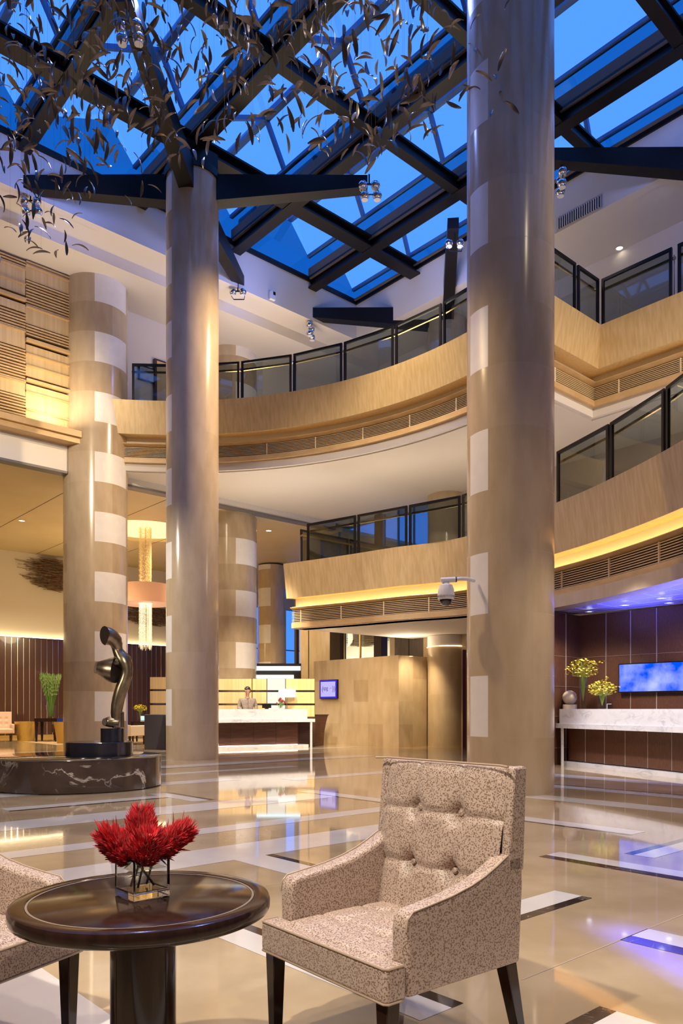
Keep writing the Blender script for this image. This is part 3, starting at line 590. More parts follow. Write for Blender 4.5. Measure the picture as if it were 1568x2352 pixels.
def armchair(label, loc, face):
    t = thing('armchair', label, 'chair', (loc[0], loc[1], 0), math.atan2(-face[0], face[1]), None)
    BX = (-.105, .105)
    def dent(u, v, us, vs_, dp, rad, line, lw):
        d = 0
        for a in us:
            d += line*math.exp(-((u-a)/lw)**2)
        for b in vs_: d += line*.8*math.exp(-((v-b)/lw)**2)
        for a in us:
            for b in vs_: d += dp*math.exp(-((u-a)**2+(v-b)**2)/rad**2)
        return d
    # seat: crowned and buttoned cushion on an upholstered T-shaped box
    m = MB(); zt = .408
    m.prism([(-.262, -.30), (.262, -.30), (.262, .226), (.333, .226), (.333, .310), (-.333, .310), (-.333, .226), (-.262, .226)], .29, .397)
    seat = m.obj('seat', fab, t); bevel(seat, .014, 4, 50)
    def top(u, v):
        x = -.262+.524*u; y = -.26+.555*v
        e = min(1, min(u, 1-u)*12)*min(1, min(v, 1-v)*12); e = 1-(1-e)**2
        return (x, y, .372+.036*e+.018*math.sin(math.pi*u)*math.sin(math.pi*min(1, v*1.1))-dent(x, y, BX, (.115, -.07), .022, .026, .008, .011))
    m = MB(); m.grid(top, 72, 72); m.obj('cushion', fab, t)
    m = MB()
    fr = [(-.332, .24, .395), (-.332, .300, .395), (-.322, .309, .395), (.322, .309, .395), (.332, .300, .395), (.332, .24, .395)]
    m.tube(fr, .0042, 6); m.tube([(x, y, .293) for x, y, z in fr], .004, 6); m.obj('piping', pipe_m, seat)
    for bx in BX:
        for by in (.115, -.07):
            m = MB(); m.ball((bx, by, zt-.004), .011, 10, sq=(1, 1, .5)); m.obj('button', fab, seat)
    # arms: side panels with a sweeping top line
    for s in (-1, 1):
        prof = [(-.305, .29), (.222, .29), (.228, .49), (.222, .525), (.200, .545), (.12, .555), (.03, .567), (-.06, .586), (-.13, .608), (-.19, .634), (-.245, .662), (-.318, .662), (-.322, .55)]
        n = len(prof); m = MB(); xa, xb = s*.262, s*.333
        m.v = [(xa, y, z) for y, z in prof]+[(xb, y, z) for y, z in prof]
        for j in range(n): q = (j+1) % n; m.f.append([j, q, n+q, n+j]); m.m.append(0); m.sm.append(False)
        m.f.append(list(range(n))[::-1]); m.f.append([n+j for j in range(n)]); m.m += [0, 0]; m.sm += [False, False]
        arm = m.obj('arm', fab, t); bevel(arm, .016, 4, 50)
        m = MB(); m.tube([(xb+s*.0005-s*.004, y*.992, z-.001) for y, z in prof[2:11]], .0035, 6); m.obj('piping', pipe_m, arm)
        m = MB(); x0, x1 = sorted((s*.296, s*.333)); m.hexa([(x0, -.325, .60), (x1, -.325, .60), (x1, -.238, .60), (x0, -.238, .60)], [(x0, -.342, .955), (x1, -.342, .955), (x1, -.272, .955), (x0, -.272, .955)]); bevel(m.obj('wing', fab, t), .010, 3, 50)
    # back: buttoned pad on a solid shell
    m = MB(); LEAN = .10
    def ymid(z): return -.175-LEAN*((z-.40)/.555)
    def pad(u, v):
        z = .40+.555*v; hw = .262+.037*max(0, min(1, (z-.585)/.05)); x = hw*(2*u-1)
        e = min(1, min(u, 1-u)*9)*min(1, min(1, (1-v)*10)); e = 1-(1-e)**2
        y = ymid(z)+.022*math.sin(math.pi*u)+.012*e-.012-dent(x, z, BX, (.575, .775), .040, .034, .013, .012)
        return (x, y, z-.006*(1-e))
    m.grid(pad, 60, 64)
    k = [(-.262, -.30, .29), (.262, -.30, .29), (.262, -.20, .29), (-.262, -.20, .29)]
    m.hexa(k, [(-.297, -.338, .952), (.297, -.338, .952), (.297, -.285, .948), (-.297, -.285, .948)])
    back = m.obj('backrest', fab, t)
    for bx in BX:
        for bz in (.575, .775):
            m = MB(); m.ball((bx, ymid(bz)-.020, bz), .012, 10, sq=(1, .5, 1)); m.obj('button', fab, back)
    m = MB(); m.tube([(-.333, -.238, .957), (-.28, -.262, .958), (.28, -.262, .958), (.333, -.238, .957)], .0045, 6); m.obj('piping', pipe_m, back)
    for sx in (-1, 1):
        for sy in (1, -1):
            m = MB(); x, y = sx*.297, sy*.27; h = .026; g = .018; dy = 0 if sy > 0 else -.075
            m.hexa([(x-g, y+dy-g, .006), (x+g, y+dy-g, .006), (x+g, y+dy+g, .006), (x-g, y+dy+g, .006)], [(x-h, y-h, .292), (x+h, y-h, .292), (x+h, y+h, .292), (x-h, y+h, .292)])
            leg = m.obj('leg', M['espresso'], t); bevel(leg, .003, 2)
            m = MB(); m.lathe([(.011, 0), (.012, .006)], 12, c=(x, y+dy, 0)); m.obj('glide', M['chrome'], leg)
    return t
armchair('beige patterned silk armchair with buttoned back, on the right of the round table', (.1615, 2.64), (-.78, -.625))
armchair('beige patterned silk armchair on the left of the round table, cut by the frame', (-1.336, 2.53), (.906, -.423))

TZ = .606; TX, TY = -.575, 2.2
t = thing('side_table', 'round dark espresso pedestal table holding the vase of red flowers', 'table', (TX, TY, 0))
m = MB(); m.lathe([(.30, TZ-.046), (.352, TZ-.046), (.362, TZ-.040), (.366, TZ-.030), (.366, TZ-.012), (.362, TZ-.003), (.355, TZ), (.322, TZ), (.319, TZ-.0025), (.312, TZ-.0025), (.309, TZ-.001), (.001, TZ-.001)], 128)
top = m.obj('tabletop', M['espresso'], t)
m = MB(); m.lathe([(.3185, TZ-.0022), (.3125, TZ-.0022), (.3125, TZ-.0015), (.3185, TZ-.0015)], 128, cap=False); m.obj('inlay_ring', mat('pale_inlay', (.30, .25, .22), .25, .4), top)
m = MB(); m.lathe([(.095, .012), (.093, .05), (.093, TZ-.046)], 64); m.obj('pedestal', M['espresso'], t)
m = MB(); m.lathe([(.25, 0), (.25, .008), (.24, .012), (.09, .016)], 64); m.obj('foot_plate', M['espresso'], t)

# ---- cube vase with red celosia
glassm = bpy.data.materials.new('clear_glass'); glassm.use_nodes = True; p = glassm.node_tree.nodes['Principled BSDF']
p.inputs['Transmission Weight'].default_value = 1; p.inputs['Roughness'].default_value = 0; p.inputs['IOR'].default_value = 1.48; p.inputs['Base Color'].default_value = (.97, .985, .98, 1)
cubeglass = glassy('clear_cube_glass', (.95, .98, .97), .12); waterf = glassy('water_surface', (.9, .95, .93), .3)
water = bpy.data.materials.new('water'); water.use_nodes = True; p = water.node_tree.nodes['Principled BSDF']
p.inputs['Transmission Weight'].default_value = 1; p.inputs['Roughness'].default_value = 0; p.inputs['IOR'].default_value = 1.33
VX, VY = -.582, 2.215; vr = R(43)
t = thing('cube_vase', 'square clear glass vase on the round table with water and flower stems', 'vase', (VX, VY, TZ), vr)
h, b, q = .058, .046, .006; H_ = .115
m = MB()
def ring(r, z): return [(-r, -r, z), (r, -r, z), (r, r, z), (-r, r, z)]
vs_ = ring(h, .0005)+ring(h, H_)+ring(h-q, H_)+ring(h-q, .022)
m.add(vs_, [(3, 2, 1, 0)]+[(i, (i+1) % 4, 4+(i+1) % 4, 4+i) for i in range(4)]+[(4+i, 4+(i+1) % 4, 8+(i+1) % 4, 8+i) for i in range(4)]+[(8+i, 8+(i+1) % 4, 12+(i+1) % 4, 12+i) for i in range(4)]+[(12, 13, 14, 15)])
g = m.obj('vase_body', glassm, t); bevel(g, .0025, 3)
m = MB(); m.box(-h+q+.001, h-q-.001, -h+q+.001, h-q-.001, .0835, .085); m.obj('water', waterf, t)
redm = mat('crimson_plume', (.46, .0, .010), .45, col2=(.80, .018, .03), scale=(60, 60, 60), detail=3, sheen=.3)
stem_m = mat('green_stem', (.20, .30, .06), .45, col2=(.34, .42, .12), scale=(40, 40, 40))
leaf_m = mat('green_leaf', (.06, .16, .03), .4, col2=(.14, .28, .06), scale=(30, 30, 30))
rr = random.Random(11)
def plume(base, tip, rad, label, foot, n=760):
    base, tip = Vector(base), Vector(tip); ax = tip-base; L_ = ax.length; d = ax.normalized()
    u = d.orthogonal().normalized(); w_ = d.cross(u)
    def prof(s): return rad*(math.sin(math.pi*min(1, .16+.84*s))**.75)*(1-.25*s)
    m = MB(); ns = 9
    m.tube([base+d*L_*.86*i/ns for i in range(ns+1)], [max(.004, prof(i/ns)*.80) for i in range(ns+1)], 14)
    for k in range(n):
        s = rr.random()**.85*.9; a = rr.uniform(0, 2*math.pi); r_ = prof(s)*.76; out = u*math.cos(a)+w_*math.sin(a)
        p0 = base+d*(L_*s*.9)+out*r_; up = .35+.9*s; dr = (out*(1.15-.6*s)+d*up+Vector((rr.uniform(-.35, .35), rr.uniform(-.35, .35), rr.uniform(-.2, .35)))).normalized()
        ln = rr.uniform(.011, .024)*(1.3 if s > .6 else 1)*(1.6 if rr.random() < .06 else 1); th = rr.uniform(.0018, .0034)
        mid = p0+dr*ln*.5+Vector((0, 0, .003)); m.tube([p0, mid, p0+dr*ln+Vector((0, 0, .006))], [th, th*.85, .0004], 5, cap=False)
    o = m.obj('celosia_flower', redm); tag(o, label, 'flower', 'red flowers in the cube vase')
    m = MB(); f = Vector(foot); m.tube([base+d*.02, base.lerp(f, .4)+Vector((0, 0, .004)), f], [.0036, .0034, .0032], 8); m.obj('stem', stem_m, o)
    for k in range(2):
        s = .3+.25*k; c = base.lerp(f, s); lv = MB(); a = rr.uniform(0, 6.28); dd = Vector((math.cos(a), math.sin(a), .25)).normalized(); sd = dd.cross(Vector((0, 0, 1))).normalized()
        pts = []
        for i in range(6):
            tt = i/5; w2 = .007*math.sin(math.pi*(.08+.92*tt))+.0006; cc = c+dd*.032*tt-Vector((0, 0, .012*tt*tt)); pts += [cc-sd*w2, cc+sd*w2]
        lv.add(pts, [(2*i, 2*i+1, 2*i+3, 2*i+2) for i in range(5)], 0, True); lv.obj('leaf', leaf_m, o)
vz = TZ+.118
plume((VX-.022, VY-.012, vz-.012), (VX-.125, VY-.045, vz+.085), .050, 'red celosia plume in the cube vase, leaning out to the left', (VX+.03, VY+.012, TZ+.028))
plume((VX-.004, VY+.012, vz+.005), (VX-.008, VY+.02, vz+.150), .054, 'tallest red celosia plume, upright in the middle of the cube vase', (VX-.028, VY-.01, TZ+.028))
plume((VX+.012, VY-.030, vz-.012), (VX+.045, VY-.075, vz+.085), .055, 'red celosia plume hanging over the front rim of the cube vase', (VX-.008, VY-.022, TZ+.028))
plume((VX+.036, VY+.005, vz+.004), (VX+.158, VY+.01, vz+.090), .044, 'red celosia plume in the cube vase, pointing out to the right', (VX+.004, VY+.028, TZ+.028))

# ================================================================== SCULPTURE ON ITS ROUND MARBLE BASE
SX, SY = -3.95, 11.37
t = thing('sculpture_plinth', 'low round dark marble plinth with white veins under the bronze sculpture', 'plinth', (SX, SY, 0))
m = MB(); m.lathe([(1.19, 0), (1.21, .012), (1.21, .44)], 128, cap=True); m.obj('drum', M['emperador'], t)
m = MB(); m.lathe([(1.21, .441), (1.215, .45), (1.205, .457), (.001, .457)], 128); m.obj('polished_top', M['black_granite'], t)
m = MB(); m.lathe([(.485, .458), (.485, .66), (.48, .664), (.001, .664)], 96, c=(.32, 0, 0)); m.obj('steel_step', M['blackened'], t)
k = 11.37/1740
def sp(zx, zy, dy=0): return ((180+zx/7.35-784)*k, SY+dy, EYE+(1629-(1400+zy/7.35))*k)
t = thing('sculpture', 'abstract bronze torso sculpture with a cut oval head and cone arm on the round plinth', 'sculpture')
m = MB(); c = sp(575, 2120); m.lathe([(.172, .666), (.172, EYE+(1629-1672.5)*k), (.001, EYE+(1629-1672.5)*k)], 64, c=(c[0], SY, 0)); m.obj('steel_block', M['blackened'], t)
s = k/7.35
m = MB()
body = [(640, 2000, 62), (645, 1880, 78), (640, 1750, 84), (655, 1620, 92), (680, 1500, 96), (708, 1400, 98), (742, 1300, 98), (782, 1200, 90), (812, 1100, 88), (818, 1010, 92), (800, 930, 106), (760, 850, 118), (705, 770, 96), (668, 700, 80), (652, 640, 80), (640, 580, 96)]
m.tube([sp(x, y) for x, y, r in body], [r*s*1.1 for x, y, r in body], 32)
head = [(676, 700, 70, 70), (665, 620, 84, 84), (640, 545, 118, 112), (590, 490, 140, 130), (530, 465, 158, 146), (482, 452, 160, 154)]
m.tube([sp(x, y, -.02*i) for i, (x, y, a, b) in enumerate(head)], [(b*s, a*s) for x, y, a, b in head], 36, cap=(0, 1), ends=(None, (-.62, -.72, -.10)))
arm = [(308, 982, 86, 66), (350, 985, 98, 90), (440, 1000, 140, 130), (540, 1015, 182, 160), (620, 1025, 200, 170), (636, 1028, 196, 168)]
m.tube([sp(x, y, -.05) for x, y, a, b in arm], [(b*s*1.1, a*s*1.1) for x, y, a, b in arm], 36, cap=(2, 1), ends=((.75, .62, -.15), (.85, -.45, 0)))  # dark end cap stands in for the shaded open end of the cone
m.tube([sp(600, 830, -.02), sp(690, 860), sp(780, 930)], [.062, .10, .08], 20)
m.tube([sp(600, 905, -.05), sp(700, 870, -.02), sp(760, 900)], [.05, .085, .08], 20)
m.tube([sp(445, 1900, -.03), sp(520, 1895, -.02), sp(640, 1900), sp(700, 1905)], [(102*s, 62*s), (100*s, 90*s), (100*s, 90*s), (80*s, 80*s)], 28, cap=(2, 0), ends=((1, .8, 0), None))
m.tube([sp(688, 1990, .02), sp(690, 1880, .02), sp(688, 1745, .02)], [.075, .068, 75*s], 28, cap=(0, 1), ends=(None, (0, -.35, 1)))
m.obj('bronze_figure', [M['bronze'], M['bronze_cut'], M['bronze_face']], t)

# ================================================================== RECEPTION DESK WITH CLERK
d0, d1 = Vector((-4.6, 20.87, 0)), Vector((-.93, 22.95, 0)); ang = math.atan2(d1.y-d0.y, d1.x-d0.x); LN = (d1-d0).length
t = thing('reception_desk', 'white marble topped reception desk on the left, dark timber front, clerk behind it', 'desk', tuple(d0), ang)
m = MB(); m.box(0, LN-.12, 0, .75, .86, 1.155); m.obj('marble_top', M['carrara'], t)
m = MB(); m.box(0, LN+.12, -.05, .72, .765, .86); m.obj('marble_shelf', M['carrara'], t)
m = MB(); m.box(0, LN-.35, .15, .66, .10, .765); wd = m.obj('timber_front', M['walnut'], t); m = MB()
for i in range(5): m.box(LN-.36-.72*i-.008, LN-.36-.72*i, .145, .15, .10, .765)
m.obj('joint_pattern', M['gap'], wd, kind='stuff')
m = MB(); m.box(LN-.02, LN+.03, -.04, .01, 0, .765); m.obj('marble_leg', M['carrara'], t)
m = MB(); m.box(0, LN-.05, .05, .60, .0, .085); m.obj('marble_kick', M['carrara'], t)
m = MB(); m.box(0, LN-.4, .09, .12, .086, .098); m.obj('kick_lamp', glow('kick_lamp', (1, .93, .8), 9), t)
t = thing('back_counter', 'dark walnut side counter with curved end between the reception desk and stone wall', 'counter', (-.98, 23.6, 0), AL)
m = MB(); prof = [(0, 0), (.56, 0), (.57, .25), (.60, .50), (.66, .74), (.74, .96), (0, .96)]
n = len(prof); m.v = [(x, 0, z) for x, z in prof]+[(x, .5, z) for x, z in prof]
for j in range(n): q = (j+1) % n; m.f.append([j, q, n+q, n+j]); m.m.append(0); m.sm.append(False)
m.f += [list(range(n))[::-1], [n+j for j in range(n)]]; m.m += [0, 0]; m.sm += [False, False]; m.obj('counter_body', M['walnut'], t)
m = MB(); m.box(0, .76, -.02, .52, .96, .985); m.obj('counter_top', M['walnut'], t)
# panel screens behind the desk
def screen(x0, x1, y0, zb, zt, label, lit=None, rot=0.0, bays=4, bot=False, fr_=None):
    t = thing('panel_screen', label, 'screen', (x0, y0, 0), rot); Wd = (x1-x0)/math.cos(rot); rr = random.Random(int(abs(x0)*10)); rows = 3
    m = MB(); m.box(0, Wd, .05, .09, 0, zt-.02); fr = m.obj('backing', M['walnut'], t)
    for i in range(bays):
        u0, u1 = (Wd*fr_[i], Wd*fr_[i+1]) if fr_ else (Wd*i/bays, Wd*(i+1)/bays)
        for j in range(rows):
            a = zb+(zt-zb)*j/rows; b = zb+(zt-zb)*(j+1)/rows; m = MB(); m.box(u0+.012, u1-.012, 0, .05, a+.03, b-.03)
            mt = lit if (lit and i == 2) else M['maple'] if not bot or j > 0 else M['walnut']
            m.obj('timber_panel' if mt is not lit else 'lit_panel', mt, t)
        for j in range(1, rows):
            b = zb+(zt-zb)*j/rows; m = MB(); m.box(u0+.10, u1-.02, .0, .05, b-.027, b+.027); m.obj('steel_strip', M['chrome'], t)
    m = MB(); m.box(0, Wd, .0, .05, .02, zb+.02); m.obj('base_panel', M['walnut'], t)
    return t
litp = glow('backlit_onyx', (1, .93, .78), .95)
screen(-3.85, -.82, 23.35, .89, 2.12, 'maple panel screen with steel strips and a glowing panel behind the clerk', litp, .03, 4, fr_=(0, .36, .51, .70, 1))
screen(-5.62, -4.4, 22.2, .89, 2.12, 'narrow maple screen with steel strips beside the tall free-standing column', None, .02, 2)
m = MB(); m.box(0, .6, 0, .5, 0, 1.0); tag(bevel(m.obj('service_cabinet', mat('dark_grey_laminate', (.05, .045, .05), .4), loc=(-5.62, 21.6, 0), rz=.02), .01), 'low dark grey cabinet in front of the narrow maple screen', 'cabinet')
# luminous bars in front of the blue window
t = thing('light_bar_frame', 'dark frame with two glowing white bars under the tall blue window', 'light', (-3.3, 27.0, 0))
m = MB(); m.box(0, 1.86, 0, .08, 0, 2.78); m.obj('frame_panel', M['gap'], t)
for z, x1 in ((2.53, 1.84), (2.22, 1.6)):
    m = MB(); m.box(.02, x1, -.08, 0, z, z+.15); m.obj('light_bar', glow('cyan_white_bar', (.62, .88, 1), 2.2), t)
# clerk
skin = mat('skin', (.34, .18, .11), .5); jack = mat('taupe_jacket', (.15, .11, .085), .6, col2=(.24, .185, .145), scale=(30, 30, 30)); hairm = mat('black_hair', (.012, .009, .008), .45); trou = mat('dark_trousers', (.03, .025, .03), .7)
def skinned(name, V, E, rad, material, parent=None, root=0, lv=2):
    me = bpy.data.meshes.new(name); me.from_pydata(V, E, []); me.materials.append(material); o = bpy.data.objects.new(name, me); COL.objects.link(o)
    if parent: o.parent = parent
    s_ = o.modifiers.new('skin', 'SKIN'); sv = me.skin_vertices[0].data if me.skin_vertices else None
    if sv is None:
        bpy.context.view_layer.objects.active = o; bpy.ops.mesh.customdata_skin_add() if hasattr(bpy.ops.mesh, 'customdata_skin_add') else None; sv = me.skin_vertices[0].data
    for i, r_ in enumerate(rad): sv[i].radius = r_ if hasattr(r_, '__len__') else (r_, r_); sv[i].use_root = (i == root)
    s_.use_smooth_shade = True; b_ = o.modifiers.new('sub', 'SUBSURF'); b_.levels = lv; b_.render_levels = lv; return o
def clerk(loc, face):
    t = thing('person', 'person in a taupe buttoned jacket standing behind the white desk, head turned to the side', 'person', (loc[0], loc[1], 0), math.atan2(-face[0], face[1]))
    # local: +y is forward
    V = [(0, 0, .98), (0, .01, 1.15), (0, .0, 1.34), (0, -.01, 1.47), (0, .0, 1.54), (0, .02, 1.63), (0, .025, 1.71), (0, .015, 1.765)]
    E = [(0, 1), (1, 2), (2, 3), (3, 4), (4, 5), (5, 6), (6, 7)]; Rd = [(.15, .11), (.145, .105), (.165, .115), (.10, .08), (.052, .055), (.066, .080), (.078, .096), (.062, .075)]
    for s_ in (-1, 1):
        k = len(V); V += [(s_*.10, 0, .92), (s_*.105, .01, .50), (s_*.11, -.02, .10), (s_*.12, .10, .04)]; E += [(0, k), (k, k+1), (k+1, k+2), (k+2, k+3)]; Rd += [.085, .062, .045, .04]
        k = len(V); V += [(s_*.20, -.01, 1.43), (s_*.25, .01, 1.18), (s_*.20, .22, 1.12), (s_*.185, .30, 1.13)]; E += [(2, k), (k, k+1), (k+1, k+2), (k+2, k+3)]; Rd += [.062, .046, .032, (.018, .04)]
        h = len(V)-1
        for f in range(4):
            a = -.03+.02*f; k = len(V); L_ = (.075, .085, .08, .065)[f]; V += [(s_*.185+a, .345, 1.132), (s_*.185+a*1.1, .345+L_*.6, 1.12), (s_*.185+a*1.1, .345+L_, 1.10)]; E += [(h, k), (k, k+1), (k+1, k+2)]; Rd += [.010, .009, .008]
        k = len(V); V += [(s_*(.185)-s_*.045, .325, 1.125), (s_*(.185)-s_*.06, .36, 1.112)]; E += [(h, k), (k, k+1)]; Rd += [.011, .009]
    body = skinned('body', V, E, Rd, skin, t)
    hd = MB()                                              # face details sit on the head
    ta = R(-38); hx = lambda x, y, z: (x*math.cos(ta)-y*math.sin(ta), .02+x*math.sin(ta)+y*math.cos(ta), z)
    hd.tube([hx(0, .090, 1.725), hx(0, .112, 1.69), hx(0, .100, 1.682)], [.008, .014, .010], 8)
    for s_ in (-1, 1):
        hd.ball(hx(s_*.08, -.005, 1.70), .022, 10, sq=(.5, .8, 1.3)); hd.ball(hx(s_*.030, .088, 1.722), .010, 8, 1); hd.ball(hx(s_*.030, .096, 1.722), .005, 8, 2)
    hd.tube([hx(-.024, .088, 1.652), hx(0, .094, 1.65), hx(.024, .088, 1.652)], [.004, .007, .004], 8, 3)
    hd.obj('face', [skin, M['white'], hairm, mat('lips', (.35, .13, .11), .5)], t)
    hm = MB(); k = []
    hm.ball((0, .0, 1.765), .098, 20, sq=(.92, 1.05, .75)); hm.ball(hx(0, -.045, 1.71), .085, 16, sq=(1, .75, 1.05)); hm.tube([hx(-.05, .082, 1.755), hx(0, .098, 1.775), hx(.05, .082, 1.755)], [.016, .022, .016], 8)
    hm.obj('hair', hairm, t)
    V = [(0, 0, .86), (0, .012, 1.12), (0, .0, 1.33), (0, -.008, 1.46), (0, 0, 1.50)]; E = [(0, 1), (1, 2), (2, 3), (3, 4)]; Rd = [(.185, .14), (.170, .128), (.185, .135), (.125, .10), (.066, .066)]
    for s_ in (-1, 1): k = len(V); V += [(s_*.205, -.01, 1.425), (s_*.262, .01, 1.18), (s_*.208, .20, 1.125)]; E += [(2, k), (k, k+1), (k+1, k+2)]; Rd += [.080, .064, .048]
    jk = skinned('jacket', V, E, Rd, jack, t)
    m = MB()
    for z in (1.0, 1.09, 1.18, 1.27, 1.36): m.ball((.0, .155-(z-1.18)**2*.3, z), .009, 8)
    m.tube([(0, .15, .9), (0, .160, 1.15), (0, .152, 1.36), (0, .10, 1.47)], .003, 6); m.obj('button_row', hairm, jk)
    m = MB(); m.tube([(-.06, .02, 1.49), (-.04, .07, 1.485), (0, .085, 1.47), (.04, .07, 1.485), (.06, .02, 1.49), (.03, -.05, 1.51), (-.03, -.05, 1.51), (-.06, .02, 1.49)], .017, 8); m.obj('collar', jack, jk)
    V = [(0, 0, .98)]; E = []; Rd = [(.165, .125)]
    for s_ in (-1, 1): k = len(V); V += [(s_*.105, 0, .90), (s_*.11, .01, .50), (s_*.115, -.02, .09)]; E += [(0, k), (k, k+1), (k+1, k+2)]; Rd += [.105, .082, .07]
    skinned('trousers', V, E, Rd, trou, t)
clerk((-2.82, 22.72), (.25, -.97))
def desk_pt(u, v, z): return (d0.x+math.cos(ang)*u-math.sin(ang)*v, d0.y+math.sin(ang)*u+math.cos(ang)*v, z)
# desk things: monitor, lamp, flowers
mp = desk_pt(2.95, .42, 1.156); t = thing('computer_monitor', 'low dark computer monitor on the white desk beside the clerk, greenish glow', 'monitor', mp, ang+R(175))
m = MB(); m.box(-.14, .14, -.015, .015, .03, .15); m.obj('screen_housing', M['rail'], t); m = MB(); m.box(-.125, .125, -.017, -.0155, .045, .14); m.obj('display', glow('green_display', (.12, .38, .25), .8), t); m = MB(); m.box(-.05, .05, -.04, .04, 0, .03); m.obj('stand', M['rail'], t)
lp = desk_pt(LN-.52, .58, 1.156); t = thing('table_lamp', 'table lamp with glowing white rectangular shade at the end of the white desk', 'lamp', lp, ang)
m = MB(); m.lathe([(.10, 0), (.10, .012), (.012, .018), (.010, .40)], 24); m.obj('base', M['chrome'], t); m = MB(); m.hexa([(-.27, -.10, .36), (.27, -.10, .36), (.27, .10, .36), (-.27, .10, .36)], [(-.25, -.09, .62), (.25, -.09, .62), (.25, .09, .62), (-.25, .09, .62)]); bevel(m.obj('lamp_shade', glow('lit_shade', (1, .93, .80), 1.15), t), .03, 3)
rr = random.Random(21)
def small_vase(name, label, loc, r0, r1, h, glass):
    t = thing(name, label, 'vase', loc); m = MB(); m.lathe([(r0*.9, 0), (r0, .006), (r1, h), (r1-.006, h), (r0*.75, .03), (.001, .03)], 28, cap=True); m.obj('vase_body', glass, t); return t
thinglass = glassy('clear_vase_glass', (.93, .96, .93), .06)
fp = desk_pt(LN-.80, .45, 1.156); small_vase('bud_vase', 'small round glass vase with dark red tulips on the white desk', fp, .06, .08, .10, thinglass)
t = thing('tulip_bouquet', 'bunch of dark red flowers in the small vase near the table lamp', 'flowers', fp)
m = MB(); st = MB()
for i in range(22):
    a = rr.uniform(0, 6.28); q = rr.uniform(0, .16); c = (q*math.cos(a), q*math.sin(a), .16+.13*(1-q/.16)+rr.uniform(0, .04)); m.tube([(c[0]*.92, c[1]*.92, c[2]-.03), c, (c[0]*1.04, c[1]*1.04, c[2]+.035)], [.012, .026, .006], 8); st.tube([(0, 0, .03), (c[0], c[1], c[2]-.02)], .005, 5)
m.obj('blossoms', mat('dark_red_petal', (.22, .018, .012), .5), t); st.obj('stems', leaf_m, t)
# wall screen with lettering, on the stone wall
b0 = 16.39; a_ = ray_on_b(757, b0); xy = AB(a_, b0); zc = EYE+(1629-1583)/1740*math.hypot(0, xy[1])
t = thing('wall_display', 'wall-mounted display with blue-violet frame and dark lettering on the stone wall', 'screen', (xy[0], xy[1], zc), AL-R(90))
m = MB(); m.box(-.44, .44, -.07, .0, -.31, .31); m.obj('casing', M['rail'], t)
m = MB(); m.box(-.425, .425, -.075, -.0705, -.295, .295); m.obj('blue_border', glow('blue_border', (.055, .035, .68), .9), t)
m = MB(); m.box(-.365, .365, -.08, -.0755, -.245, .245); pan = m.obj('display', glow('lavender_display', (.50, .45, .92), 1.0), t)
def text(s_, x, z, size, material, y=-.0815):
    cu = bpy.data.curves.new('lettering', 'FONT'); cu.body = s_; cu.size = size; cu.extrude = .0008; cu.materials.append(material); o = bpy.data.objects.new('lettering', cu); COL.objects.link(o)
    dg = bpy.context.evaluated_depsgraph_get(); me = bpy.data.meshes.new_from_object(o.evaluated_get(dg)); bpy.data.objects.remove(o); q = bpy.data.objects.new('lettering', me); COL.objects.link(q)
    q.parent = pan; q.location = (x, y, z); q.rotation_euler = (R(90), 0, 0); return q
inkm = mat('dark_violet_ink', (.04, .012, .28), .6); fnt = mat('faint_ink', (.40, .36, .75), .6)
text('(', -.31, -.06, .24, inkm); text('spg', -.245, -.025, .19, inkm); text('))', .215, -.06, .24, inkm)
m = MB(); m.box(.045, .075, -.0815, -.0805, .0, .012); m.box(.095, .185, -.0815, -.0805, .018, .04); m.obj('faint_mark', fnt, pan)

# ================================================================== SERVICE COUNTER ON THE RIGHT
def svc(Rr, th): return (-4.55+Rr*math.sin(R(th)), 11.0+Rr*math.cos(R(th)))
cp = spline([(4.30, 16.1), (4.47, 15.55), (4.98, 14.1), (5.38, 12.95), (5.72, 11.7), (5.95, 10.3)], 8)
cp = [p for p in cp if p.y < 15.62]
t = thing('service_counter', 'long curved counter on the right with white marble top and dark panelled front', 'counter', (0, 0, 0))
def csweep(name, prof, material, path=None, par=None): m = MB(); sweep(m, path or cp, [(o, z-EYE) for o, z in prof]); return m.obj(name, material, par or t)
csweep('marble_top', rect(-.62, 0, .86, 1.155), M['carrara'])
Lc = [cp[0]+(cp[0]-cp[1]).normalized()*.12]+cp[1:]
csweep('marble_shelf', rect(-.62, .05, .765, .86), M['carrara'], Lc)
fr = csweep('dark_front', rect(-.55, -.22, .10, .765), M['leather_tile'])
m = MB(); s_ = .55
while s_ < arclen(cp)[-1]-.1:
    p, q = at_len(cp, s_), at_len(cp, s_+.01); d = (q-p).normalized(); nn = Vector((d.y, -d.x)); p = p+nn*-.218; m.bar((p.x, p.y, .10), (p.x, p.y, .765), .008, .008); s_ += .58
m.obj('joint_pattern', M['grout'], fr)
csweep('marble_kick', rect(-.55, -.10, 0, .085), M['carrara'])
m = MB(); d = (cp[1]-cp[0]).normalized(); nn = Vector((d.y, -d.x)); p = cp[0]+d*.10; m.bar((p.x+nn.x*.0, p.y+nn.y*.0, 0), (p.x, p.y, .765), .05, .5, up=(nn.x, nn.y, 0)) if 0 else m.bar((p.x, p.y, 0), (p.x, p.y, .765), .05, .05); m.obj('marble_leg', M['carrara'], t)
def cpt(px, o=-.25):
    P_ = offs(cp, o)
    for a, b in zip(P_, P_[1:]):
        ra, rb, r_ = a.x/a.y, b.x/b.y, (px-784)/1740
        if (ra-r_)*(rb-r_) <= 0: return a.lerp(b, (r_-ra)/(rb-ra))
    return P_[0]
cz = 1.156; rr = random.Random(5)
p = cpt(1307.5); t = thing('stone_globe', 'cream onyx globe on a short round base at the end of the marble counter', 'ornament', (p.x, p.y, cz))
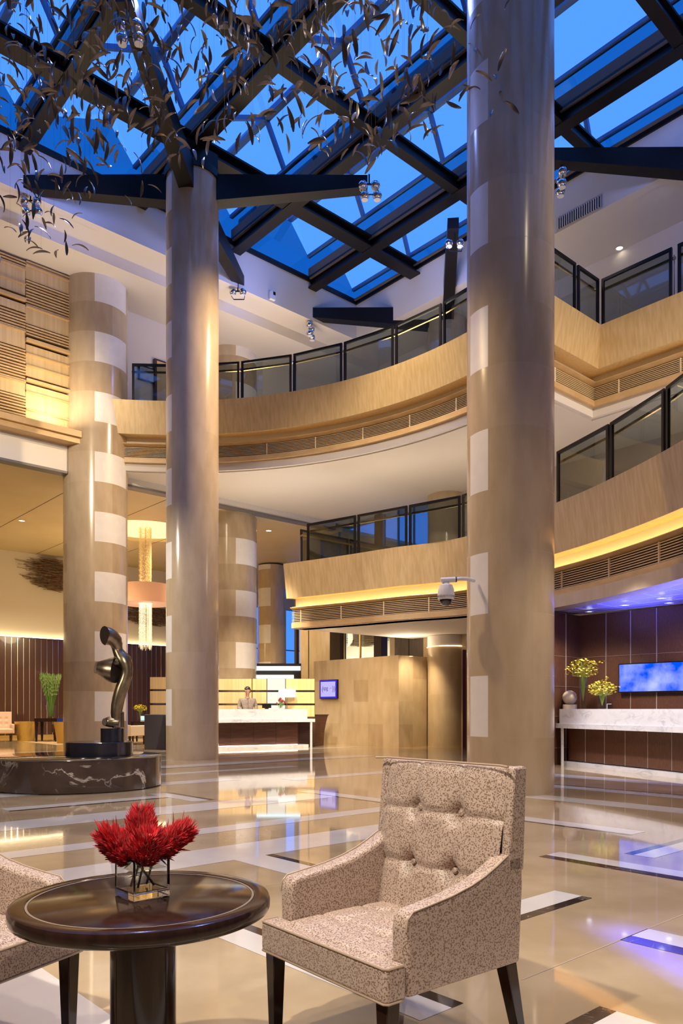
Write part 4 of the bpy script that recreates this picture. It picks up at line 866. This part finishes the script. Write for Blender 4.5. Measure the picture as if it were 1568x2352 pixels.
onyx = mat('cream_onyx', (.72, .60, .38), .25, col2=(.80, .70, .50), scale=(6, 6, 6), coat=.4); spk = mat('rust_vein', (.22, .10, .03), .5)
m = MB(); m.lathe([(.145, 0), (.145, .088), (.14, .092), (.001, .092)], 40); m.obj('base', onyx, t)
m = MB(); m.ball((0, 0, .235), .148, 40); gl = m.obj('globe', onyx, t); m = MB()
for k in range(34):
    a = rr.uniform(-1.25, -.85)+k*.004; e = rr.uniform(-.1, .95); v = Vector((math.cos(a)*math.cos(e), math.sin(a)*math.cos(e), math.sin(e))); c = Vector((0, 0, .235))+v*.1465; m.ball(tuple(c), rr.uniform(.004, .011), 6, sq=(1, 1, .7))
m.obj('rust_veins', spk, gl)
yel = mat('yellow_orchid', (.62, .50, .02), .45, col2=(.82, .74, .10), scale=(30, 30, 30)); yg = mat('orchid_stem', (.30, .38, .08), .5)
def orchids(label, loc, zc, rx, rz, n, vase_h, seed, tails=()):
    rr = random.Random(seed); t = thing('orchid_bouquet', label, 'flowers', loc); m = MB(); st = MB()
    def flower(c, s_):
        a0 = rr.uniform(0, 6.28); tilt = rr.uniform(-.8, .8)
        for k in range(5):
            a = a0+k*1.257; d = Vector((math.cos(a), math.sin(a)*math.cos(tilt), math.sin(a)*math.sin(tilt)+.25)); e = Vector((-math.sin(a), math.cos(a)*math.cos(tilt), math.cos(a)*math.sin(tilt))); c_ = Vector(c)
            m.add([c_, c_+d*s_*.6+e*s_*.38, c_+d*s_*1.1, c_+d*s_*.6-e*s_*.38], [(0, 1, 2, 3)])
    for k in range(n):
        a = rr.uniform(0, 6.28); q = rr.random()**.5; e = rr.uniform(-.75, 1); c = (rx*q*math.cos(a)*math.sqrt(max(.05, 1-e*e*.6)), rx*q*math.sin(a)*.8*math.sqrt(max(.05, 1-e*e*.6)), zc+rz*e*(1-.35*q)); flower(c, rr.uniform(.016, .027))
        if k % 7 == 0: st.tube([(0, 0, vase_h*.25), (c[0]*.25, c[1]*.25, vase_h), (c[0]*.7, c[1]*.7, c[2]-.02), c], .004, 5)
    for dx, dy, dz in tails:
        for k in range(16):
            f = k/15; c = (dx*f, dy*f, zc+dz*f+.04*math.sin(f*3)); 
            if f > .45: flower((c[0]+rr.uniform(-.02, .02), c[1], c[2]+rr.uniform(-.02, .02)), .022)
    m.obj('blossoms', yel, t); st.obj('stems', yg, t)
p = cpt(1339); small_vase('tall_vase', 'tall flaring glass vase with yellow orchids beside the onyx globe', (p.x, p.y, cz), .055, .085, .64, thinglass)
orchids('large yellow orchid bouquet in the tall glass vase on the marble counter', (p.x, p.y, cz), .80, .32, .25, 340, .64, 3, ((.44, 0, .14), (-.36, 0, -.02), (-.34, .1, -.14)))
p = cpt(1382.5); small_vase('cylinder_vase', 'shorter cylindrical glass vase with yellow orchids near the blue screen', (p.x, p.y, cz), .085, .09, .27, thinglass)
orchids('smaller yellow orchid bouquet in the short cylindrical vase on the marble counter', (p.x, p.y, cz), .38, .27, .19, 270, .27, 4, ((.32, 0, .02), (-.26, 0, .02), (.1, 0, .22)))
p = cpt(1400); t = thing('sign_holder', 'little clear sign holder standing on the marble counter by the short vase', 'sign', (p.x, p.y, cz), R(-20))
m = MB(); m.box(-.05, .05, -.004, .0, 0, .095); m.obj('acrylic_panel', thinglass, t); m = MB(); m.box(-.052, -.044, -.006, .002, 0, .097); m.box(-.05, .03, -.006, .002, .09, .097); m.obj('bright_edge', M['white'], t)
# blue screen on the tiled wall
scr = bpy.data.materials.new('cloudy_blue_screen'); scr.use_nodes = True; N = scr.node_tree.nodes; L = scr.node_tree.links; N.remove(N['Principled BSDF'])
e = N.new('ShaderNodeEmission'); tc = N.new('ShaderNodeTexCoord'); nz = N.new('ShaderNodeTexNoise'); nz.inputs['Scale'].default_value = 2.2; nz.inputs['Detail'].default_value = 5; cr = N.new('ShaderNodeValToRGB')
cr.color_ramp.elements[0].position = .40; cr.color_ramp.elements[1].position = .72; cr.color_ramp.elements[0].color = (.0, .085, .95, 1); cr.color_ramp.elements[1].color = (.45, .52, .95, 1)
L.new(tc.outputs['Object'], nz.inputs['Vector']); L.new(nz.outputs['Fac'], cr.inputs[0]); L.new(cr.outputs[0], e.inputs[0]); e.inputs[1].default_value = 1.0; L.new(e.outputs[0], N['Material Output'].inputs[0])
sa1 = ray_on_b(1420, 14.5); z0 = EYE+(1629-1590)/1740*AB(sa1, 14.5)[1]; z1 = EYE+(1629-1526)/1740*AB(sa1, 14.5)[1]
t = thing('blue_screen', 'long glowing blue cloud-patterned screen on the brown tiled wall', 'screen', (*AB(sa1, 14.5), z0), AL-R(90))
m = MB(); m.box(0, 3.4, .0, .06, -.01, z1-z0+.01); m.obj('casing', M['rail'], t); m = MB(); m.box(.02, 3.38, -.006, -.001, .01, z1-z0-.01); m.obj('display', scr, t)

# ================================================================== BALCONY RAILINGS
def railing(pA, pB, zd, label, group, hgt=1.0):
    c = (Vector(pA)+Vector(pB))/2; d = Vector(pB)-Vector(pA); Lh = d.length/2-.03; t = thing('railing_panel', label, 'railing', (c.x, c.y, zd), math.atan2(d.y, d.x), group)
    m = MB(); m.box(-Lh, Lh, -.025, .025, hgt-.06, hgt); m.box(-Lh, -Lh+.055, -.025, .025, 0, hgt-.06); m.box(Lh-.055, Lh, -.025, .025, 0, hgt-.06); m.obj('frame', M['rail'], t)
    m = MB(); m.box(-Lh+.055, Lh-.055, -.005, .005, .0, hgt-.06); m.obj('glass_panel', M['railglass'], t)
    m = MB(); m.box(-Lh-.03, Lh+.03, .075, .115, hgt-.21, hgt-.16); m.obj('handrail', M['brass'], t)
    m = MB(); m.tube([(Lh+.03, .03, 0), (Lh+.03, .03, hgt-.16)], .012, 8); m.tube([(Lh+.03, .03, hgt-.19), (Lh-.02, .09, hgt-.19)], .012, 8); m.obj('support_rod', M['chrome'], t)
ORD = ['first', 'second', 'third', 'fourth', 'fifth', 'sixth', 'seventh', 'eighth', 'ninth']
C2 = lambda th, r=8.98: (-4.55+r*math.sin(R(th)), 11.46+r*math.cos(R(th)))
C2 = lambda th, r=9.11: (-4.55+r*math.sin(R(th)), 11.46+r*math.cos(R(th)))
bnd = [-7.2, 2.1, 11.6, 21.0, 30.3, 39.9, 49.0, 58.2]
for i in range(7): railing(C2(bnd[i]), C2(bnd[i+1]), 8.35+EYE, 'black-framed glass railing panel on the upper balcony, %s counting from the broad chequered column' % ORD[i], 'upper balcony railing')
q0, q1 = Vector((3.85, 14.98)), Vector((5.63, 16.52)); dd = (q1-q0).normalized(); q2 = Vector((9.6, 12.07)); de = (q2-q1).normalized()
railing(q0, q0+dd*1.42, 8.35+EYE, 'glass railing panel emerging beside the thick column at the upper balcony notch', 'upper balcony notch railing')
railing(q0+dd*1.45, q1+dd*-.03, 8.35+EYE, 'narrow glass railing panel next to the inner corner of the upper balcony notch', 'upper balcony notch railing')
railing(q1+de*.02, q1+de*1.62, 8.35+EYE, 'wide glass railing panel starting at the inner corner of the upper balcony notch', 'upper balcony notch railing')
railing(q1+de*1.68, q1+de*3.3, 8.35+EYE, 'glass railing panel at the frame edge, beyond the wide panel of the upper notch', 'upper balcony notch railing')
P1r = offs(P1, -.06); bl_ = [.75, 2.4, 3.95, 5.42, 7.05, 8.7, 10.28, 11.8, 13.4, 14.95, 16.4]
nm = ['glass railing panel at the open end of the lower balcony, above the wooden tip', 'second glass railing panel of the lower balcony from its open end', 'third glass railing panel of the lower balcony, above the dome camera', 'glass railing panel of the lower balcony meeting the thick column on its far side', 'lower balcony railing panel hidden behind the thick column', 'lower balcony railing panel just emerging on the near side of the thick column', 'large tinted railing panel over the curved wooden fascia near the marble counter', 'tinted railing panel next to the frame edge on the lower balcony', 'lower balcony railing panel beyond the frame edge above the marble counter', 'last lower balcony railing panel beyond the frame edge']
for i in (0, 1, 2, 3, 5, 6, 7, 8, 9): a, b = at_len(P1r, bl_[i]), at_len(P1r, bl_[i+1]); railing(a, b, 4.0+EYE, nm[i], 'lower balcony railing')
e0 = Vector(AB(16.45, 13.15)); e1 = Vector(AB(16.45, 15.0)); e2 = Vector(AB(16.45, 16.9))
railing(e1, e0, 4.0+EYE, 'rear glass railing panel of the lower balcony, seen through the end panel', 'lower balcony rear railing'); railing(e2, e1, 4.0+EYE, 'rear glass railing panel of the lower balcony, nearer the stone column', 'lower balcony rear railing')

# ================================================================== SPOTLIGHT CLUSTERS, CAMERA, VENT, LAMPS
def cluster(loc, label, n=4, ax=(1, 0)):
    t = thing('spotlight_cluster', label, 'spotlight', loc); ax = Vector((*ax, 0)); up = Vector((0, 0, 1))
    m = MB(); m.tube([(0, 0, 0), (0, 0, -.22)], .018, 8); m.bar(tuple(ax*-.16+up*-.22), tuple(ax*.16+up*-.22), .03, .03); m.bar(tuple(ax*-.12+up*-.45), tuple(ax*.18+up*-.45), .02, .02)
    for s_ in (-1, 1): m.tube([tuple(ax*s_*.15+up*-.22), tuple(ax*s_*.19+up*-.34), tuple(ax*(s_*.15+.03)+up*-.45)], .009, 6)
    m.obj('bracket', M['steel'], t)
    for k in range(n):
        c = ax*((-.14, .14, -.10, .18)[k])+up*((-.24, -.24, -.47, -.47)[k]); m = MB(); m.ball(tuple(c), .105, 16, sq=(1, 1, .9)); lh = m.obj('lamp_head', M['chrome'], t); m = MB(); m.lathe([(.07, 0), (.075, -.02), (.001, -.02)], 16, c=(c.x, c.y, c.z-.083)); m.obj('lens', M['lampglow'] if 0 else M['white_gloss'], lh)
z_ = 12.0+EYE
cluster((.62, 17.0, z_), 'cluster of four chrome spotlights under the right-hand arm of the tall round column', 4)
cluster((-7.2, 17.55, z_), 'cluster of four chrome spotlights under the left-hand arm of the tall round column', 4)
cluster((-3.66, 13.0, z_-.02), 'cluster of four chrome spotlights among the hanging leaves on the front arm', 4)
cluster((-2.92, 21.35, z_), 'pair of chrome spotlights under the short rear arm beside the tall round column', 2)
cluster((-.95, 23.3, z_), 'chrome spotlights under the black arm tip above the upper balcony railing', 4, (.2, 1))
cluster((2.85, 19.1, z_), 'chrome spotlights on the black arm beside the thick column under the skylight', 2)
cluster((4.85, 16.7, z_), 'chrome spotlights under the black arm at the right side of the thick column', 4, (.15, 1))
kk = 10.2; p0 = ((1070-784)/1740*kk, kk); zc = EYE+(1629-1333)/1740*kk; x1 = (1024-784)/1740*kk
t = thing('dome_camera', 'white dome surveillance camera on a curved arm from the thick column', 'camera', (x1, kk, zc))
m = MB(); m.tube([(-.07, 0, .0), (.13, 0, .012)], .036, 16); m.lathe([(.045, -.036), (.05, -.05)], 20); m.obj('mount', M['white_gloss'], t)
m = MB(); m.tube([(.12, 0, .012), (.20, 0, .022), (.29, .02, .022), (.40, .12, .015)], .026, 12); ar = m.obj('support_arm', M['white_gloss'], t); m = MB(); m.tube([(.125, 0, .012), (.14, 0, .013)], .038, 16); m.obj('rubber_ring', M['cord'], ar)
m = MB(); m.lathe([(.05, -.05), (.085, -.065), (.105, -.12), (.115, -.20), (.112, -.24), (.10, -.262), (.08, -.262)], 40); hs = m.obj('housing', M['white_gloss'], t); m = MB()
for k in range(36): a = 2*math.pi*k/36; m.bar((.1145*math.cos(a), .1145*math.sin(a), -.205), (.1135*math.cos(a), .1135*math.sin(a), -.235), .006, .006)
m.obj('cooling_fins', mat('grey_fin', (.3, .3, .34), .4), hs)
m = MB(); m.lathe([(.088, -.258), (.086, -.285), (.07, -.318), (.04, -.34), (.001, -.346)], 32); m.obj('dome', M['dome'], t)
# grille on the bulkhead at the right and the small detector at the left
def on_bulk(px, py): a = ray_on_b(px, 16.58); return a, EYE+(1629-py)/1740*AB(a, 16.58)[1]
(a0, zA), (a1, zB) = on_bulk(1278, 500), on_bulk(1380, 447); t = thing('air_vent', 'long grey ventilation grille in the pale bulkhead under the skylight', 'vent', (*AB(a1, 16.59), zB-.15), AL-R(90))
Lv = abs(a0-a1); m = MB(); m.box(-Lv, 0, -.012, 0, -.16, .16); m.obj('frame', M['plaster_d'], t, ); m = MB(); m.box(-Lv+.03, -.03, -.014, -.0125, -.13, .13); m.obj('slot', M['gap'], t); m = MB(); x = -Lv+.04
while x < -.04: m.box(x, x+.02, -.03, -.0145, -.13, .13); x += .06
m.obj('louvre', M['white'], t)
bb = ray_on_a(623, 17.83); t = thing('wall_sensor', 'small white sensor box with dark window on the bulkhead under the skylight', 'sensor', (*AB(17.83, bb), EYE+(1629-681)/1740*AB(17.83, bb)[1]), AL)
m = MB(); m.box(-.09, .09, -.09, 0, -.12, .12); bevel(m.obj('housing', M['white_gloss'], t), .01); m = MB(); m.box(0, .085, -.095, -.091, .02, .115); m.obj('window', M['dome'], t)
def downlight(loc, label, glowm=None, r=.09, grp=None):
    t = thing('downlight', label, 'light', loc, 0, grp); m = MB(); m.lathe([(r, 0), (r+.03, -.008), (r+.03, -.012), (r, -.012)], 24, cap=False); m.obj('trim_ring', M['white'], t); m = MB(); m.lathe([(r, -.004), (.001, -.004)], 24, cap=False); m.obj('lens', glowm or M['lampglow'], t)
zz = 11.9+EYE; y_ = 1740*11.9/(1629-569.5); downlight(((1422-784)/1740*y_, y_, zz), 'small round downlight in the dim ceiling above the notched upper balcony', None, .08)
for px, py, lab in ((1353, 1404, 'first downlight from the thick column in the blue-lit soffit'), (1434, 1389, 'second downlight from the thick column in the blue-lit soffit'), (1519, 1373, 'downlight nearest the frame edge in the blue-lit soffit'), (1536, 1384, 'rear downlight of the blue-lit soffit, above the blue screen')):
    y_ = 1740*1.985/(1629-py); downlight(((px-784)/1740*y_, y_, 2.0+EYE-.016), lab, M['coolglow'], .055, 'soffit downlights')
for px, py, lab in ((50, 1196, 'bright downlight in the gold lounge ceiling'), (617, 1219, 'recessed downlight in the ceiling over the reception screen')):
    y_ = 1740*6.325/(1629-py); downlight(((px-784)/1740*y_, y_, LC), lab, M['lampglow'], .09)

# ================================================================== LOUNGE ON THE LEFT
def twigs(label, px, py, w_, h_, seed, bw=31.37, n=420, axis='a'):
    rr = random.Random(seed); bb = ray_on_a(px, bw) if axis == 'a' else None; x, y = AB(bw, bb); z = EYE+(1629-py)/1740*y; m = MB()
    for k in range(n):
        u = rr.gauss(0, .38); v = rr.uniform(-1, 1)*(1-min(.9, abs(u))*.55); L_ = rr.uniform(.25, .6)*w_*.45; s_ = rr.uniform(-.10, .06); c = (u*w_*.5, -rr.uniform(.03, .22), v*h_*.5-u*.10*h_); m.bar((c[0]-L_/2, c[1], c[2]-s_*L_), (c[0]+L_/2, c[1]-.02, c[2]+s_*L_), .016, .016)
    tag(m.obj('twig_artwork', mat('brown_twig', (.10, .055, .02), .55, col2=(.22, .13, .05), scale=(9, 9, 9)), loc=(x, y, z), rz=AL), label, 'artwork')
twigs('wide bundle of brown twigs hung on the cream wall beside the lounge ceiling', 118, 1322, 2.6, 1.35, 2)
twigs('bundle of brown twigs on the cream wall, seen behind the chandelier', 338, 1413, 3.4, 1.0, 3)
rr = random.Random(9); bq = b0 = 18.6; aq = ray_on_b(838, 19.0); m = MB()
for k in range(260):
    u = rr.gauss(0, .4); v = rr.uniform(-1, 1)*(1-min(.9, abs(u))*.5); L_ = rr.uniform(.3, .8); c = (u*1.1, -rr.uniform(.03, .12), v*.30); m.bar((c[0]-L_/2, c[1], c[2]), (c[0]+L_/2, c[1], c[2]+rr.uniform(-.04, .04)), .016, .016)
xy = AB(aq, 19.15); tag(m.obj('twig_artwork', mat('brown_twig_inner', (.10, .055, .02), .55), loc=(xy[0], xy[1], EYE+(1629-1466)/1740*xy[1]), rz=AL-R(90)), 'bundle of brown twigs seen through the lit opening above the stone wall', 'artwork')
# chandelier
t = thing('chandelier', 'crystal strand chandelier with a pink drum shade hanging in the lounge', 'chandelier', (lx, ly, 0)); zz = lambda py: EYE+(1629-py)/1740*ly
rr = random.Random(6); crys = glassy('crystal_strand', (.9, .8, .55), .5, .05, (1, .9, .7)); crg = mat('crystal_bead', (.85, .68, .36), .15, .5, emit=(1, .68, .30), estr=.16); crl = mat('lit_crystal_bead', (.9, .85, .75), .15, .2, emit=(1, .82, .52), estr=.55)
for nm_, zt, zb, mm in (('upper_strands', LC+.32, zz(1345), crg), ('lower_strands', zz(1386), zz(1494), crl)):
    m = MB()
    for k in range(80):
        a = rr.uniform(0, 6.28); q = .235*math.sqrt(rr.uniform(.45, 1)); x, y = q*math.cos(a), q*math.sin(a); zb_ = zb+(rr.uniform(0, .18) if nm_ == 'lower_strands' else 0); z = zt
        m.bar((x, y, zt), (x, y, zb_), .005, .005)
        while z > zb_+.05: m.ball((x, y, z), rr.uniform(.010, .017), 6); z -= rr.uniform(.10, .2)
    m.obj(nm_, mm, t, kind='stuff')
shd = mat('pink_silk_shade', (.68, .40, .27), .8, emit=(1, .45, .22), estr=.22)
m = MB(); m.lathe([(.92, zz(1388)), (.92, zz(1345))], 64, cap=False); sh = m.obj('drum_shade', shd, t)
m = MB(); m.lathe([(.92, zz(1388)), (.3, zz(1388)+.02), (.24, zz(1386))], 64, cap=False); m.obj('diffuser', mat('shade_diffuser', (.75, .5, .42), .7, emit=(1, .6, .4), estr=.25), sh)
m = MB(); m.tube([(0, 0, zz(1386)), (0, 0, LC+.34)], .02, 8); m.obj('rod', M['brass'], t)
gx = lambda px, y: (px-784)/1740*y
def planter(px, y, r, h, label): 
    m = MB(); m.lathe([(r*.72, 0), (r, h), (r*.92, h), (r*.7, .05), (.001, .05)], 40); tag(m.obj('gold_planter', M['gold'], loc=(gx(px, y), y, 0)), label, 'planter')
planter(60, 27.6, .40, .70, 'gold tapered planter between the tufted armchair and the dark table'); planter(152, 25.6, .40, .72, 'gold tapered planter half hidden by the broad chequered column')
def dark_table(px, y, w_, h_, label):
    t = thing('console_table', label, 'table', (gx(px, y), y, 0)); m = MB(); m.box(-w_/2, w_/2, -.3, .3, h_-.12, h_); m.obj('tabletop', M['espresso'], t)
    for sx in (-1, 1):
        for sy in (-1, 1): m = MB(); m.hexa([(sx*(w_/2-.06)-.025, sy*.25-.025, 0), (sx*(w_/2-.06)+.025, sy*.25-.025, 0), (sx*(w_/2-.06)+.025, sy*.25+.025, 0), (sx*(w_/2-.06)-.025, sy*.25+.025, 0)], [(sx*(w_/2-.06)-.045, sy*.25-.045, h_-.12), (sx*(w_/2-.06)+.045, sy*.25-.045, h_-.12), (sx*(w_/2-.06)+.045, sy*.25+.045, h_-.12), (sx*(w_/2-.06)-.045, sy*.25+.045, h_-.12)]); m.obj('leg', M['espresso'], t)
    return t
dark_table(112, 27.0, .80, .83, 'dark console table carrying the tall vase of green reeds'); dark_table(324, 26.5, .55, .72, 'small dark table carrying the yellow flowers behind the sculpture')
v = (gx(117, 27), 27.0, .832); small_vase('reed_vase', 'tall clear glass vase of green reeds on the dark console table', v, .11, .19, .45, thinglass)
rr = random.Random(31); m = MB(); tp = MB()
for k in range(85):
    a = rr.uniform(0, 6.28); q = math.sqrt(rr.random()); x, y = q*math.cos(a), q*math.sin(a); h_ = rr.uniform(1.45, 1.62); m.tube([(x*.06, y*.06, .05), (x*.10, y*.10, .5), (x*.40, y*.34, h_)], [.010, .011, .009], 5)
    for j in range(5): f = .55+.09*j; tp.tube([(x*.4*f, y*.34*f, h_*f), (x*.4*f+rr.uniform(-.03, .03), y*.34*f, h_*f+.13)], [.016, .004], 5)
t = thing('reed_bouquet', 'sheaf of tall green reeds in the glass vase against dark panelling', 'plant', v); m.obj('stems', leaf_m, t); tp.obj('leaf_tips', mat('pale_reed_tip', (.22, .30, .12), .5), t)
v = (gx(322, 26.5), 26.5, .722); small_vase('flower_glass', 'slim glass with yellow flowers on the small dark table', v, .08, .10, .32, thinglass); orchids('feathery yellow bouquet on the small dark table behind the sculpture', v, .46, .24, .16, 160, .32, 8)
t = thing('desk_phone', 'small lit phone display on the table beside the yellow flowers', 'phone', (gx(331, 26.32), 26.32, .721)); m = MB(); m.box(-.13, .13, 0, .04, 0, .2); m.obj('housing', M['white_gloss'], t); m = MB(); m.box(-.11, .09, -.006, -.001, .05, .18); m.obj('display', glow('cyan_display', (.5, .95, 1), 1.2), t)
# far lounge seats
pk = mat('pale_pink_leather', (.62, .45, .38), .45); off = mat('off_white_upholstery', (.62, .56, .50), .7)
def lounge_chair(x, y, rz, label, material, back=.5):
    t = thing('lounge_chair', label, 'chair', (x, y, 0), rz); m = MB(); m.box(-.38, .38, -.36, .38, .28, .46); bevel(m.obj('seat', material, t), .04, 3)
    def pad(u, v): 
        xx = -.36+.72*u; z_ = .44+back*v; d = sum(math.exp(-((xx-a)**2+(z_-b)**2)/.045**2) for a in (-.2, 0, .2) for b in (.62, .8)); return (xx, .26-.02*math.sin(math.pi*u)+.025*d+.08*v, z_)
    m = MB(); m.grid(pad, 24, 20); m.hexa([(-.38, .26, .30), (.38, .26, .30), (.38, .38, .30), (-.38, .38, .30)], [(-.38, .34, .44+back), (.38, .34, .44+back), (.38, .44, .44+back), (-.38, .44, .44+back)]); m.obj('backrest', material, t)
    for s_ in (-1, 1): m = MB(); m.box(s_*.38-.05, s_*.38+.05, -.34, .36, .28, .62); bevel(m.obj('arm', material, t), .03, 3)
    for sx in (-1, 1):
        for sy in (-1, 1): m = MB(); m.hexa([(sx*.33-.018, sy*.31-.018, 0), (sx*.33+.018, sy*.31-.018, 0), (sx*.33+.018, sy*.31+.018, 0), (sx*.33-.018, sy*.31+.018, 0)], [(sx*.33-.028, sy*.31-.028, .29), (sx*.33+.028, sy*.31-.028, .29), (sx*.33+.028, sy*.31+.028, .29), (sx*.33-.028, sy*.31+.028, .29)]); m.obj('leg', M['espresso'], t)
lounge_chair(gx(2, 27.2), 27.2, R(28), 'pale pink tufted armchair at the frame edge in front of dark panelling', pk, .62)
lounge_chair(gx(298, 25.0), 25.0, R(150), 'off-white lounge chair partly hidden behind the sculpture', off, .2)
lounge_chair(gx(152, 28.6), 28.6, R(0), 'dark lounge chair half hidden by the broad chequered column', M['walnut'], .5)
m = MB(); m.box(-2.2, 3.2, -1.4, 1.8, .0015, .004); tag(m.obj('lounge_rug', mat('striped_rug', (.45, .34, .20), .9, col2=(.24, .16, .09), scale=(1, 9, 1)), loc=(gx(230, 26.6), 26.9, 0), rz=AL), 'beige striped rug under the lounge tables behind the sculpture', 'rug')
# gallery picture
bp = ray_on_a(336, 20.58); x, y = AB(20.58, bp); t = thing('framed_picture', 'small dark framed picture on the upper gallery wall beside the door', 'picture', (x, y, EYE+(1629-860)/1740*y), AL); m = MB(); m.box(-.26, .26, -.03, 0, -.22, .22); m.obj('frame', M['rail'], t); m = MB(); m.box(-.22, .22, -.035, -.031, -.18, .18); m.obj('print', mat('grey_print', (.25, .26, .33), .4, col2=(.5, .5, .55), scale=(6, 6, 6)), t)

# ================================================================== HANGING BRONZE LEAVES
rr = random.Random(2024)
def leaf_geo(m, T):
    n = 7; L_ = 1.0; k = len(m.v)
    for i in range(n+1):
        t_ = i/n; w_ = .105*math.sin(math.pi*(.06+.9*t_))**.8+.004; x = L_*(t_-.5); z = -.55*(t_-.5)**2
        for yy, dz in ((-w_, .018), (0, -.012), (w_, .018)): m.v.append(tuple(T @ Vector((x, yy, z+dz))))
        for yy, dz in ((w_, .03), (0, .0), (-w_, .03)): m.v.append(tuple(T @ Vector((x, yy, z+dz))))
    for i in range(n):
        a = k+i*6; b = a+6
        for j in range(6): m.f.append([a+j, a+(j+1) % 6, b+(j+1) % 6, b+j]); m.m.append(0); m.sm.append(False)
    m.f.append([k+j for j in range(6)][::-1]); m.f.append([k+n*6+j for j in range(6)]); m.m += [0, 0]; m.sm += [False]*2
lower = [(-30, 615), (60, 600), (200, 575), (215, 500), (330, 470), (480, 425), (500, 350), (620, 320), (720, 345), (860, 385), (900, 330), (1080, 310), (1170, 330), (1190, 150), (1200, -40)]
def ylow(px):
    for (x0, y0), (x1, y1) in zip(lower, lower[1:]):
        if x0 <= px <= x1: return y0+(y1-y0)*(px-x0)/(x1-x0)
    return -60
leaves = []
while len(leaves) < 820:
    px = rr.uniform(-60, 1180); py = rr.uniform(-60, 600)
    if py > ylow(px): continue
    dens = 1.0 if px < 420 else 1.05 if px < 1000 else .25
    if py > 400: dens *= .6
    if 240 < px < 480 and py > 250: dens *= .45
    if px < 420 and py < 330: dens = 1.25
    if rr.random() > dens/1.25: continue
    y = rr.uniform(7.0, 10.6) if py < 330 else rr.uniform(9.2, 11.0); leaves.append((y, gx(px, y), EYE+(1629-py)/1740*y))
leaves.sort(); me = None; rest = MB(); wires = MB()
ll = 'slender curved bronze leaf hanging on a thin wire in the cloud under the skylight'
for i, (y, x, z) in enumerate(leaves):
    s_ = rr.uniform(.16, .25); e = (rr.gauss(0, .45), rr.gauss(.15, .75), rr.uniform(0, 6.28))
    if rr.random() < .35: e = (e[0], rr.choice((-1, 1))*rr.uniform(.8, 1.5), e[2])
    T = Matrix.Translation((x, y, z)) @ Matrix((Matrix.Rotation(e[2], 3, 'Z') @ Matrix.Rotation(e[1], 3, 'Y') @ Matrix.Rotation(e[0], 3, 'X'))).to_4x4() @ Matrix.Scale(s_, 4)
    if i < 300:
        if me is None:
            m = MB(); leaf_geo(m, Matrix.Identity(4)); o = m.obj('hanging_leaf', M['leafmetal']); me = o.data
        else: o = bpy.data.objects.new('hanging_leaf', me); COL.objects.link(o)
        o.matrix_world = T; tag(o, ll, 'leaf', 'hanging bronze leaves')
    else: leaf_geo(rest, T)
    if i % 4 == 0: wires.tube([(x, y, z), (x, y, HS+EYE+.3)], 0.0007, 3, cap=False)
o = rest.obj('hanging_leaves', M['leafmetal']); tag(o, 'cloud of smaller bronze leaves hanging farther back under the skylight', 'leaves', 'hanging bronze leaves'); o['kind'] = 'stuff'
o = wires.obj('hanging_wires', M['wire']); tag(o, 'fine vertical wires carrying the cloud of bronze leaves', 'wires'); o['kind'] = 'stuff'
